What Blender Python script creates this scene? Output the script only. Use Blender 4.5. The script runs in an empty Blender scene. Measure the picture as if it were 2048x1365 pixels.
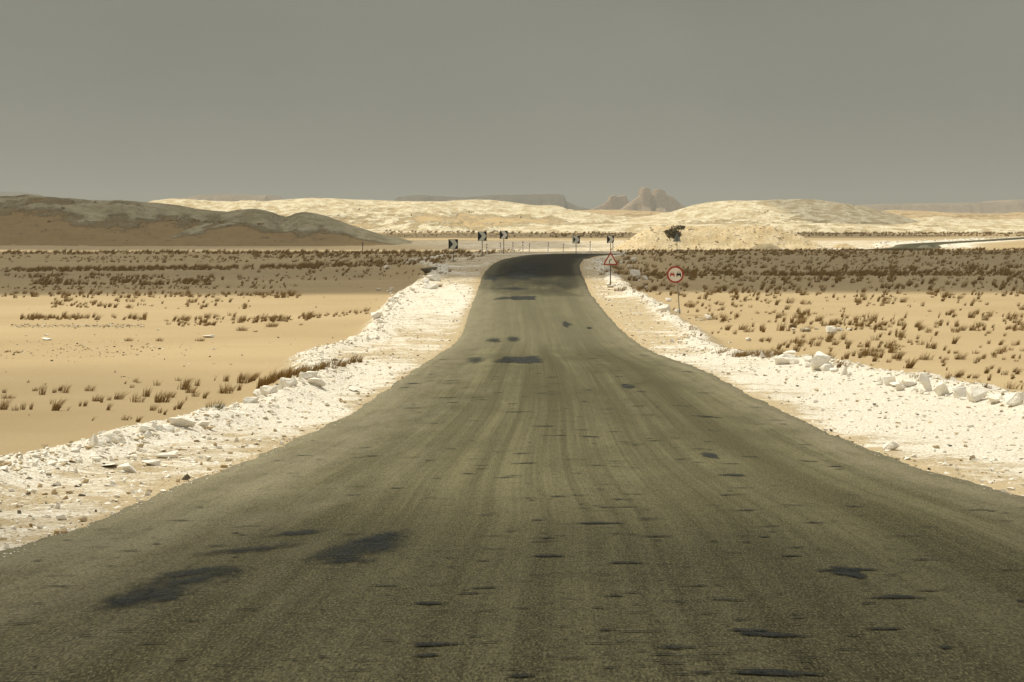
import bpy, bmesh, math, random
import numpy as np
R = math.radians
random.seed(7); rng = np.random.default_rng(11)
sc = bpy.context.scene
col = sc.collection
# ------------------------------------------------------------------ camera
F = 6000.0; HOR = 440.0; CZ = 5.0
TH = math.atan((682.5-HOR)/F)
cam = bpy.data.objects.new('camera', bpy.data.cameras.new('camera')); col.objects.link(cam)
cam.data.sensor_width = 36; cam.data.lens = 36*F/2048
cam.data.clip_start = 0.5; cam.data.clip_end = 40000
cam.location = (0, 0, CZ); cam.rotation_euler = (R(90)-TH, 0, 0)
sc.camera = cam
# ------------------------------------------------------------------ world, sun
SUN_EL, SUN_AZ = R(54), R(-38)            # azimuth from +Y (ahead), negative = left
w = bpy.data.worlds.new('World'); sc.world = w; w.use_nodes = True
nt = w.node_tree; nt.nodes.clear()
def N(t, kind, **kw):
    n = t.nodes.new(kind)
    for k, v in kw.items():
        if k.startswith('_'): setattr(n, k[1:], v)
        else: n.inputs[k.replace('__', ' ')].default_value = v
    return n
sky = N(nt, 'ShaderNodeTexSky', _sky_type='NISHITA', _sun_disc=False, _sun_elevation=SUN_EL, _sun_rotation=SUN_AZ,
        _dust_density=6.0, _air_density=1.5, _altitude=100)
hsv = N(nt, 'ShaderNodeHueSaturation', Saturation=0.25, Value=1.0)
tc = N(nt, 'ShaderNodeTexCoord')
sep = N(nt, 'ShaderNodeSeparateXYZ')
ramp = N(nt, 'ShaderNodeValToRGB')
cr = ramp.color_ramp
SKYK = 10.0
for i, (p, c) in enumerate([(0.0, (0.288, 0.282, 0.236)), (0.035, (0.262, 0.257, 0.216)), (0.075, (0.240, 0.235, 0.197)),
                            (0.30, (0.42, 0.41, 0.37)), (0.7, (0.62, 0.61, 0.57))]):
    e = cr.elements[i] if i < 2 else cr.elements.new(p)
    e.position = p; e.color = (*c, 1)
mulk = N(nt, 'ShaderNodeMix', _data_type='RGBA', _blend_type='MULTIPLY'); mulk.inputs[0].default_value = 1
mulk.inputs[7].default_value = (SKYK, SKYK, SKYK, 1)
cn = N(nt, 'ShaderNodeTexNoise', Scale=7.0, Detail=5.0, Roughness=0.55)
cmap = N(nt, 'ShaderNodeMapping'); cmap.inputs['Scale'].default_value = (1.0, 1.0, 3.0)
cmr = N(nt, 'ShaderNodeMapRange'); cmr.inputs[1].default_value = .3; cmr.inputs[2].default_value = .7
cmr.inputs[3].default_value = .945; cmr.inputs[4].default_value = 1.055
mulc = N(nt, 'ShaderNodeMix', _data_type='RGBA', _blend_type='MULTIPLY'); mulc.inputs[0].default_value = 1
mix = N(nt, 'ShaderNodeMix', _data_type='RGBA'); mix.inputs[0].default_value = 0.92
bg = N(nt, 'ShaderNodeBackground', Strength=0.1)
out = N(nt, 'ShaderNodeOutputWorld')
L = nt.links.new
L(tc.outputs['Generated'], sep.inputs[0]); L(sep.outputs['Z'], ramp.inputs[0])
L(ramp.outputs[0], mulk.inputs[6]); L(tc.outputs['Generated'], cmap.inputs[0]); L(cmap.outputs[0], cn.inputs['Vector'])
L(cn.outputs['Fac'], cmr.inputs[0]); L(mulk.outputs[2], mulc.inputs[6]); L(cmr.outputs[0], mulc.inputs[7])
L(sky.outputs[0], hsv.inputs['Color']); L(hsv.outputs[0], mix.inputs[6]); L(mulc.outputs[2], mix.inputs[7])
L(mix.outputs[2], bg.inputs[0]); L(bg.outputs[0], out.inputs[0])
sun = bpy.data.objects.new('sun', bpy.data.lights.new('sun', 'SUN')); col.objects.link(sun)
sun.data.energy = 4.25; sun.data.angle = R(0.5); sun.data.color = (1.0, 0.95, 0.80)
SD = np.array([math.sin(SUN_AZ)*math.cos(SUN_EL), math.cos(SUN_AZ)*math.cos(SUN_EL), math.sin(SUN_EL)])
from mathutils import Vector
sun.rotation_euler = Vector(-SD).to_track_quat('-Z', 'Y').to_euler()
sun.location = (0, 0, 60)
sc.view_settings.view_transform = 'Standard'; sc.view_settings.look = 'None'
sc.view_settings.exposure = 0.0; sc.view_settings.gamma = 1.0
sc.render.engine = 'CYCLES'
# ------------------------------------------------------------------ helpers
def tag(o, label=None, cat=None, group=None, kind=None):
    if label: o['label'] = label
    if cat: o['category'] = cat
    if group: o['group'] = group
    if kind: o['kind'] = kind
    return o
def mesh_np(name, v, f, mat=None, parent=None, smooth=False, attrs=None, mats=None, mi=None):
    me = bpy.data.meshes.new(name)
    v = np.asarray(v, dtype=np.float32)
    if isinstance(f, np.ndarray):
        n = f.shape[1]
        me.vertices.add(len(v)); me.vertices.foreach_set('co', v.ravel())
        me.loops.add(f.size); me.loops.foreach_set('vertex_index', f.ravel().astype(np.int32))
        me.polygons.add(len(f)); me.polygons.foreach_set('loop_start', np.arange(0, f.size, n, dtype=np.int32))
        me.polygons.foreach_set('loop_total', np.full(len(f), n, dtype=np.int32))
    else:
        me.from_pydata(v.tolist(), [], f)
    for m in (mats or ([mat] if mat else [])): me.materials.append(m)
    if mi is not None: me.polygons.foreach_set('material_index', np.asarray(mi, dtype=np.int32))
    me.update(calc_edges=True); me.validate()
    me.polygons.foreach_set('use_smooth', np.full(len(me.polygons), smooth))
    for k, a in (attrs or {}).items():
        a = np.asarray(a, dtype=np.float32)
        if a.ndim == 1:
            at = me.attributes.new(k, 'FLOAT', 'POINT'); at.data.foreach_set('value', a)
        else:
            at = me.attributes.new(k, 'FLOAT_VECTOR', 'POINT'); at.data.foreach_set('vector', a.ravel())
    o = bpy.data.objects.new(name, me); col.objects.link(o)
    if parent: o.parent = parent
    return o
def empty(name, loc, rz=0.0):
    o = bpy.data.objects.new(name, None); col.objects.link(o); o.location = loc; o.rotation_euler = (0, 0, rz)
    o.empty_display_size = 0.3
    return o
def gridfaces(nr, nc):
    i = np.arange(nr*nc).reshape(nr, nc)
    return np.stack([i[:-1, :-1], i[:-1, 1:], i[1:, 1:], i[1:, :-1]], -1).reshape(-1, 4)
def _h(ix, iy, s):
    n = (ix*374761393 + iy*668265263 + s*1442695041) & 0xFFFFFFFF
    n = ((n ^ (n >> 13))*1274126177) & 0xFFFFFFFF
    return ((n ^ (n >> 16)) & 0xFFFFFF)/float(0xFFFFFF)
def vnoise(x, y, s=0):
    x = np.asarray(x, float); y = np.asarray(y, float)
    ix = np.floor(x).astype(np.int64); iy = np.floor(y).astype(np.int64)
    fx = x-ix; fy = y-iy; fx = fx*fx*(3-2*fx); fy = fy*fy*(3-2*fy)
    a = _h(ix, iy, s); b = _h(ix+1, iy, s); c = _h(ix, iy+1, s); d = _h(ix+1, iy+1, s)
    return (a*(1-fx)+b*fx)*(1-fy)+(c*(1-fx)+d*fx)*fy
def fbm(x, y, s=0, o=4, g=0.5):
    t = 0; a = 1; n = 0
    for k in range(o):
        t = t+a*vnoise(np.asarray(x)*2**k+17.3*k, np.asarray(y)*2**k-9.1*k, s+k); n += a; a *= g
    return t/n-0.5
def ss(a, b, x):
    t = np.clip((np.asarray(x, float)-a)/(b-a), 0, 1); return t*t*(3-2*t)
CT, ST = math.cos(TH), math.sin(TH)
def ray(px, py):                                 # direction with forward(Y) component 1
    u = (np.asarray(px, float)-1024)/F; v = (682.5-np.asarray(py, float))/F
    dy = CT+v*ST; dz = -ST+v*CT
    return u/dy, dz/dy
def P(px, py, Y):
    a, b = ray(px, py); return (float(a*Y), float(Y), float(CZ+b*Y))
# ------------------------------------------------------------------ material helpers
def newmat(name):
    m = bpy.data.materials.new(name); m.use_nodes = True
    t = m.node_tree; b = t.nodes['Principled BSDF']
    return m, t, b
def noise(t, vec, scale, detail=4.0, rough=0.55, out='Fac'):
    n = N(t, 'ShaderNodeTexNoise', Scale=scale, Detail=detail, Roughness=rough)
    if vec is not None: t.links.new(vec, n.inputs['Vector'])
    return n.outputs[out]
def mapr(t, s, a, b, c=0.0, d=1.0):
    n = N(t, 'ShaderNodeMapRange'); t.links.new(s, n.inputs[0])
    for i, v in enumerate((a, b, c, d)): n.inputs[i+1].default_value = v
    return n.outputs[0]
def mixc(t, fac, a, b, mode='MIX'):
    n = N(t, 'ShaderNodeMix', _data_type='RGBA', _blend_type=mode)
    for sock, val in ((n.inputs[0], fac), (n.inputs[6], a), (n.inputs[7], b)):
        if isinstance(val, (int, float)): sock.default_value = val
        elif isinstance(val, tuple): sock.default_value = (*val, 1)
        else: t.links.new(val, sock)
    return n.outputs[2]
def mth(t, op, a, b=None, clamp=False):
    n = N(t, 'ShaderNodeMath', _operation=op, _use_clamp=clamp)
    for i, v in enumerate((a, b)):
        if v is None: continue
        if isinstance(v, (int, float)): n.inputs[i].default_value = v
        else: t.links.new(v, n.inputs[i])
    return n.outputs[0]
def mapping(t, vec, scale):
    n = N(t, 'ShaderNodeMapping'); n.inputs['Scale'].default_value = scale; t.links.new(vec, n.inputs[0]); return n.outputs[0]
def attr(t, name, out='Fac'):
    n = N(t, 'ShaderNodeAttribute', _attribute_name=name); return n.outputs[out]
def bump(t, b, h, strength=0.5, dist=0.05):
    n = N(t, 'ShaderNodeBump', Strength=strength, Distance=dist)
    t.links.new(h, n.inputs['Height']); t.links.new(n.outputs[0], b.inputs['Normal'])
def pos(t): return N(t, 'ShaderNodeNewGeometry').outputs['Position']
def plain(name, c, rough=0.7, var=0.12, scale=8.0, spec=0.3, metallic=0.0):
    m, t, b = newmat(name); tcn = N(t, 'ShaderNodeTexCoord').outputs['Object']
    n = noise(t, tcn, scale)
    cc = mixc(t, mapr(t, n, .3, .7), tuple(x*(1-var) for x in c), tuple(min(1, x*(1+var)) for x in c))
    t.links.new(cc, b.inputs['Base Color']); b.inputs['Roughness'].default_value = rough
    b.inputs['Specular IOR Level'].default_value = spec; b.inputs['Metallic'].default_value = metallic
    return m
SAND = (0.415, 0.310, 0.168); SAND2 = (0.485, 0.370, 0.208)
CHALK = (0.90, 0.86, 0.75); CHALK2 = (0.74, 0.62, 0.42)
def ground_material():
    m, t, b = newmat('desert_ground'); p = pos(t)
    big = noise(t, p, 0.06, 4); mid = noise(t, p, 0.9, 5, .6); fin = noise(t, p, 7.0, 6, .7); vf = noise(t, p, 32.0, 4, .7)
    sand = mixc(t, mapr(t, big, .35, .65), SAND, SAND2)
    sand = mixc(t, mapr(t, fin, .35, .75, 0, .45), sand, (0.32, 0.23, 0.115))
    tan = mixc(t, mapr(t, vf, .35, .6), (0.44, 0.32, 0.17), CHALK2)
    chk = mixc(t, mapr(t, vf, .36, .54), tan, CHALK)
    mask = attr(t, 'chalk')
    sand = mixc(t, mapr(t, mask, .05, .35, 0, .75), sand, mixc(t, mapr(t, vf, .4, .62), (0.40, 0.30, 0.165), (0.66, 0.56, 0.38)))
    # threshold of noise against mask
    big2 = noise(t, mapping(t, p, (.35, .12, 1)), 1.0, 5, .6)
    nn = mth(t, 'ADD', mth(t, 'MULTIPLY', big2, .35), mth(t, 'ADD', mth(t, 'MULTIPLY', mid, .35), mth(t, 'MULTIPLY', fin, .30)))
    th = mth(t, 'SUBTRACT', mth(t, 'ADD', mask, mth(t, 'MULTIPLY', mth(t, 'SUBTRACT', nn, .5), 2.6)), .5)
    fac = mapr(t, th, -.10, .12)
    c = mixc(t, fac, sand, chk)
    g = attr(t, 'grey')                              # grey weathered crust / plant litter
    gl = mapr(t, mth(t, 'ADD', mth(t, 'MULTIPLY', mid, .7), mth(t, 'MULTIPLY', fin, .3)), .38, .62)
    c = mixc(t, mth(t, 'MULTIPLY', g, mth(t, 'ADD', mth(t, 'MULTIPLY', gl, .6), .4)), c, (0.30, 0.23, 0.13))
    # dark grit
    gr = noise(t, p, 55.0, 3, .6)
    c = mixc(t, mth(t, 'MULTIPLY', mapr(t, gr, .66, .72), mapr(t, mask, .2, .6, 0, .7)), c, (0.20, 0.15, 0.09))
    t.links.new(c, b.inputs['Base Color']); b.inputs['Roughness'].default_value = 0.95
    b.inputs['Specular IOR Level'].default_value = 0.1
    hh = mth(t, 'ADD', mth(t, 'MULTIPLY', fin, mapr(t, mask, .1, .6, .25, 1.2)), mth(t, 'MULTIPLY', vf, mapr(t, mask, .1, .6, .05, .5)))
    bump(t, b, hh, 0.7, 0.10)
    return m
def hill_material(name, chalk, chalk2, sand, bias=0.0, dark=(0.3, 0.24, 0.15)):
    m, t, b = newmat(name); p = pos(t)
    st = mapping(t, p, (1, .35, 2.2)); p = mapping(t, p, (1, .4, 1.5))
    n1 = noise(t, st, 0.035, 6, .62); n2 = noise(t, st, 0.22, 6, .7); n3 = noise(t, p, 0.55, 4, .65)
    c = mixc(t, mapr(t, n2, .42, .58), chalk2, chalk)
    c = mixc(t, mapr(t, n3, .5, .35, 0, .6), c, chalk2)
    rock = mapr(t, mth(t, 'ADD', attr(t, 'rock'), mth(t, 'ADD', mth(t, 'MULTIPLY', mth(t, 'SUBTRACT', n1, .5), 2.0), mth(t, 'MULTIPLY', mth(t, 'SUBTRACT', n2, .5), 1.2))), .36+bias, .64+bias)
    c = mixc(t, rock, mixc(t, mapr(t, n3, .4, .65, 0, .35), sand, tuple(x*.7 for x in sand)), c)
    c = mixc(t, mapr(t, n3, .60, .70, 0, .7), c, dark)
    t.links.new(c, b.inputs['Base Color']); b.inputs['Roughness'].default_value = 0.95
    b.inputs['Specular IOR Level'].default_value = 0.05
    bump(t, b, mth(t, 'MULTIPLY', mth(t, 'ADD', n2, mth(t, 'MULTIPLY', n3, .4)), mth(t, 'ADD', rock, .12)), 0.8, 2.2)
    return m
def rock_material(name, c1, c2, dirt, sc_=6.0):
    m, t, b = newmat(name); p = pos(t)
    n = noise(t, p, sc_, 5, .6); n2 = noise(t, p, sc_*5, 4, .6)
    c = mixc(t, mapr(t, n, .35, .65), c1, c2); c = mixc(t, mapr(t, n2, .60, .75, 0, .6), c, dirt)
    t.links.new(c, b.inputs['Base Color']); b.inputs['Roughness'].default_value = 0.9
    b.inputs['Specular IOR Level'].default_value = 0.1
    bump(t, b, mth(t, 'ADD', n, mth(t, 'MULTIPLY', n2, .3)), 0.6, 0.05)
    return m
def grass_material(name, c1, c2):
    m, t, b = newmat(name); p = pos(t)
    n = noise(t, p, 5.0, 3)
    z = attr(t, 'tip')
    c = mixc(t, mapr(t, n, .35, .65), c1, c2)
    c = mixc(t, mth(t, 'MULTIPLY', z, .45), c, (0.42, 0.29, 0.12))
    t.links.new(c, b.inputs['Base Color']); b.inputs['Roughness'].default_value = 0.85
    b.inputs['Specular IOR Level'].default_value = 0.1
    return m
M_ground = ground_material()
M_rock = rock_material('white_limestone', (0.90, 0.86, 0.76), (0.82, 0.75, 0.62), (0.60, 0.47, 0.30))
M_tanrock = rock_material('tan_stone', (0.50, 0.38, 0.22), (0.62, 0.50, 0.32), (0.3, 0.22, 0.12))
M_dark = rock_material('dark_stone', (0.13, 0.11, 0.08), (0.20, 0.17, 0.12), (0.08, 0.07, 0.05))
M_grass = grass_material('dry_grass_blades', (0.165, 0.096, 0.024), (0.28, 0.172, 0.050))
M_grassg = grass_material('olive_grass_blades', (0.10, 0.095, 0.03), (0.17, 0.13, 0.045))
# ------------------------------------------------------------------ road geometry
rows = [(1365, -783, 3318), (1180, -232, 2680), (1040, 196, 2196), (986, 323, 2010), (920, 497, 1793), (866, 621, 1657), (828, 700, 1575),
        (780, 773, 1480), (748, 818, 1420), (730, 846, 1378), (707, 881, 1312), (686, 912, 1274), (663, 928, 1245),
        (637, 936, 1220), (607, 946, 1195), (575, 958, 1174), (557, 964, 1167), (540, 975, 1160)]
W = 6.5
ctl = [(-3.2, 3.4, -40, 1.05+CZ*0)]
pts = []
for y, l, r in rows:
    d = F*W/(r-l)
    a, b = ray(l, y); a2, _ = ray(r, y)
    pts.append((a*d, a2*d, d, b*d))
ctrl = [(np.array([-2.95, -45.0]), np.array([3.55, -45.0]), -1.05), (np.array([-2.92, -8.0]), np.array([3.58, -8.0]), -1.2)]
for xl, xr, d, h in pts: ctrl.append((np.array([xl, d]), np.array([xr, d]), h))
cl = [((2.05, 236), -3.36), ((3.3, 262), -3.30), ((6.2, 283), -3.24), ((13.0, 299), -3.42), ((25, 322), -3.62), ((40, 354), -3.66), ((69, 500), -4.0), ((100, 625), -4.25), ((160, 860), -4.35), ((200, 1000), -4.5)]
prev = np.array([1.53, 211.])
cc = [np.array(c[0], float) for c in cl]
for i, c in enumerate(cc):
    nx = cc[i+1] if i+1 < len(cc) else c+(c-prev)
    pv = cc[i-1] if i else prev
    tn = (nx-pv); tn /= np.linalg.norm(tn); nr = np.array([tn[1], -tn[0]])
    ctrl.append((c-nr*3.3, c+nr*3.3, cl[i][1]))
Lc = np.array([c[0] for c in ctrl]); Rc = np.array([c[1] for c in ctrl]); Hc = np.array([c[2] for c in ctrl])
Cc = (Lc+Rc)/2
sarr = np.concatenate([[0], np.cumsum(np.linalg.norm(np.diff(Cc, axis=0), axis=1))])
def pchip(xs, ys, x):
    ys = np.asarray(ys, float)
    if ys.ndim == 2: return np.stack([pchip(xs, ys[:, k], x) for k in range(ys.shape[1])], 1)
    h = np.diff(xs); dl = np.diff(ys)/h; m = np.zeros_like(ys)
    m[1:-1] = (dl[:-1]*h[1:]+dl[1:]*h[:-1])/(h[1:]+h[:-1]); m[0] = dl[0]; m[-1] = dl[-1]
    i = np.clip(np.searchsorted(xs, x)-1, 0, len(h)-1); t = (x-xs[i])/h[i]
    return (2*t**3-3*t**2+1)*ys[i]+(t**3-2*t**2+t)*h[i]*m[i]+(-2*t**3+3*t**2)*ys[i+1]+(t**3-t**2)*h[i]*m[i+1]
smax = sarr[-1]; s0 = sarr[np.searchsorted(Cc[:, 1], 9)]
sv = np.concatenate([np.arange(0, 50, 1.0), np.arange(50, 190, .25), np.arange(190, 380, .5), np.arange(380, smax, 3.0)])
RL = pchip(sarr, Lc, sv); RR = pchip(sarr, Rc, sv); RH = pchip(sarr, Hc, sv)+CZ
RC = (RL+RR)/2
nC = 29
uu = np.linspace(0, 1, nC)
rag = lambda s, k: 0.09*fbm(sv*0.9, sv*0+k, s, 4)+0.05*fbm(sv*5, sv*0+k, s+9, 3)
wdir = (RR-RL)/np.linalg.norm(RR-RL, axis=1)[:, None]
RLr = RL+wdir*rag(3, 0.)[:, None]*1.4; RRr = RR+wdir*rag(5, 7.)[:, None]*1.4
V = RL[:, None, :]*(1-uu)[None, :, None]+RR[:, None, :]*uu[None, :, None]
V[:, 0] = RLr; V[:, -1] = RRr; V[:, 1] = V[:, 1]*.6+.4*(RLr+wdir*.23); V[:, -2] = V[:, -2]*.6+.4*(RRr-wdir*.23)
lat = (uu[None, :]-.5)*W; ZR = RH[:, None]+0.045*(1-(2*uu[None, :]-1)**2)
ZR = ZR+0.02*fbm(lat*0.5+3, (sv*.22)[:, None]+lat*0, 21, 3)-0.014*np.exp(-((np.abs(lat+1.6)-.8)/.25)**2)-0.014*np.exp(-((np.abs(lat-1.6)-.8)/.25)**2)
verts = np.concatenate([V, ZR[:, :, None]], -1)
# folded-down edges: thickness of the asphalt
eL = verts[:, :1].copy(); eL[:, :, :2] -= wdir[:, None]*.05; eL[:, :, 2] -= .10
eR = verts[:, -1:].copy(); eR[:, :, :2] += wdir[:, None]*.05; eR[:, :, 2] -= .10
verts = np.concatenate([eL, verts, eR], 1)
nr_, nc_ = verts.shape[:2]
u3 = np.concatenate([[0], uu, [1]])*W
rc = np.stack([np.broadcast_to(u3[None, :], (nr_, nc_)), np.broadcast_to(sv[:, None], (nr_, nc_)), np.zeros((nr_, nc_))], -1).reshape(-1, 3)
def asphalt():
    m, t, b = newmat('worn_asphalt'); v = attr(t, 'rc', 'Vector')
    sepn = N(t, 'ShaderNodeSeparateXYZ'); t.links.new(v, sepn.inputs[0]); u = sepn.outputs[0]
    streak = noise(t, mapping(t, v, (1.5, 0.012, 1)), 1.0, 2, .6)
    streak2 = noise(t, mapping(t, v, (7.0, 0.02, 1)), 1.0, 2, .6)
    blot = noise(t, mapping(t, v, (.55, .09, 1)), 1.0, 5, .6)
    cross = noise(t, mapping(t, v, (1.1, 3.2, 1)), 1.0, 6, .75)
    g1 = noise(t, mapping(t, v, (105, 15, 1)), 1.0, 2, .8); g2 = noise(t, mapping(t, v, (34, 4.5, 1)), 1.0, 3, .75)
    g3 = noise(t, mapping(t, v, (9, 1.0, 1)), 1.0, 3, .7)
    c = mixc(t, mapr(t, streak, .38, .62), (0.088, 0.077, 0.036), (0.205, 0.186, 0.104))
    c = mixc(t, mapr(t, streak2, .45, .62, 0, .6), c, (0.072, 0.064, 0.031))
    streak3 = noise(t, mapping(t, v, (26.0, 0.03, 1)), 1.0, 1.0, .5)
    c = mixc(t, mapr(t, streak3, .50, .66, 0, .22), c, (0.225, 0.20, 0.12)); c = mixc(t, mapr(t, streak3, .50, .34, 0, .26), c, (0.055, 0.049, 0.025))
    c = mixc(t, mapr(t, blot, .44, .60, 0, .6), c, (0.074, 0.067, 0.034))
    # dust drifting in from the edges; wider left band paints in the sheen
    e = mth(t, 'MINIMUM', mth(t, 'MULTIPLY', u, .55), mth(t, 'SUBTRACT', W, u))
    ed = mapr(t, mth(t, 'ADD', e, mth(t, 'MULTIPLY', mth(t, 'SUBTRACT', noise(t, mapping(t, v, (2, .2, 1)), 1.0, 5, .65), .5), 2.2)), .95, 0.0, 0, .62)
    c = mixc(t, ed, c, (0.30, 0.265, 0.185))
    c = mixc(t, mapr(t, cross, .58, .70, 0, .45), c, (0.060, 0.052, 0.034))
    wf_ = mth(t, 'MULTIPLY', mapr(t, sepn.outputs[1], 128, 160), mapr(t, sepn.outputs[1], 205, 235, 1, 0))
    c = mixc(t, mth(t, 'MULTIPLY', wf_, .38), c, (0.30, 0.27, 0.18))  # paler band: sunlight on the far stretch, painted into the colour
    # darker stretch before and round the bend, weaker beyond it
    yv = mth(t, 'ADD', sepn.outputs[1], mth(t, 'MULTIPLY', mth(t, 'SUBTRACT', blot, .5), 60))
    bend_dark = mth(t, 'MULTIPLY', mapr(t, yv, 212.0, 240.0), mapr(t, yv, 302.0, 370.0, 1, .35))
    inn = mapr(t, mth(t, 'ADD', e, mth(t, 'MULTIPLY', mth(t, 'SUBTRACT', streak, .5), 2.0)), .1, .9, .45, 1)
    c = mixc(t, mth(t, 'MULTIPLY', mth(t, 'MULTIPLY', bend_dark, inn), .96), c, (0.014, 0.0128, 0.0075))
    c = mixc(t, mapr(t, g1, .52, .70, 0, .85), c, (0.34, 0.305, 0.175)); c = mixc(t, mapr(t, g1, .48, .32, 0, .85), c, (0.028, 0.024, 0.014))
    c = mixc(t, mapr(t, g2, .50, .68, 0, .22), c, (0.25, 0.225, 0.13)); c = mixc(t, mapr(t, g2, .50, .34, 0, .35), c, (0.042, 0.036, 0.022))
    c = mixc(t, mapr(t, g3, .50, .34, 0, .22), c, (0.05, 0.044, 0.026))
    c = mixc(t, mth(t, 'MULTIPLY', mth(t, 'MULTIPLY', bend_dark, inn), .5), c, (0.016, 0.015, 0.009))
    c = mixc(t, 1.0, c, mixc(t, mapr(t, e, 0, 1.6), (.98, .98, .96), (.78, .78, .74)), 'MULTIPLY')
    t.links.new(c, b.inputs['Base Color']); b.inputs['Roughness'].default_value = 0.9
    b.inputs['Specular IOR Level'].default_value = 0.05
    bump(t, b, mth(t, 'ADD', g1, mth(t, 'MULTIPLY', g2, .8)), 0.5, 0.01)
    return m
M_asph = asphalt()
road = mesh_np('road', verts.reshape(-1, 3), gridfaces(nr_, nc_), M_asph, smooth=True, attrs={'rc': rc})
tag(road, kind='structure')
# ------------------------------------------------------------------ ground sheet
def road_near(X, Y):
    """signed lateral distance beyond the road edge (s), side, road height at the nearest centreline sample, arc"""
    c = RC[::4]; hh = RH[::4]; wd = wdir[::4]; sa = sv[::4]
    shp = X.shape; x = X.ravel(); y = Y.ravel()
    s = np.empty(x.size); z = np.empty(x.size); sg = np.empty(x.size); ar = np.empty(x.size)
    for i in range(0, x.size, 40000):
        xx = x[i:i+40000, None]; yy = y[i:i+40000, None]
        dx = xx-c[None, :, 0]; dy = yy-c[None, :, 1]
        d2 = dx*dx+dy*dy; k = d2.argmin(1); r = np.arange(len(k))
        l = dx[r, k]*wd[k, 0]+dy[r, k]*wd[k, 1]
        along = dx[r, k]*-wd[k, 1]+dy[r, k]*wd[k, 0]
        kn = np.clip(k+np.where(along > 0, 1, -1), 0, len(sa)-1); ds = np.abs(sa[kn]-sa[k])+1e-6
        f = np.clip(np.abs(along)/ds, 0, 1); f = np.where(kn == k, 0, f)
        dd = np.sqrt(d2[r, k])
        s[i:i+40000] = np.maximum(np.abs(l), np.where(np.abs(along) > 8, dd, 0))-W/2; sg[i:i+40000] = np.sign(l)
        z[i:i+40000] = hh[k]*(1-f)+hh[kn]*f; ar[i:i+40000] = sa[k]
    return s.reshape(shp), sg.reshape(shp), z.reshape(shp), ar.reshape(shp)
def plain_r(Y): return CZ+np.interp(Y, [-100, 150, 200, 250, 290, 305, 345, 380, 500], [-5, -5, -4.6, -3.8, -3.0, -3.08, -3.8, -3.98, -4.02])
def plain_h(Y): return CZ+np.interp(Y, [-100, 150, 200, 300, 380, 500, 650, 1000, 2000, 12000], [-5, -5, -4.75, -4.2, -3.98, -4.02, -4.12, -4.12, -5, -12])
A0 = 45.0
def shoulder(sg, Y):
    l = np.interp(Y, [0, 30, 45, 70, 78, 92, 120, 175, 200, 225, 250, 330, 420], [2.1, 2.2, 2.0, 2.2, 3.2, 4.4, 3.9, 4.5, 3.6, 4.0, 8.0, 9.0, 3.0])
    r = np.interp(Y, [0, 45, 60, 80, 92, 100, 135, 160, 190, 230, 260, 420], [4.6, 4.6, 4.2, 3.7, 2.3, 2.4, 3.2, 3.3, 2.4, 2.0, 1.6, 3.0])
    return np.where(sg < 0, l, r)
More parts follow.
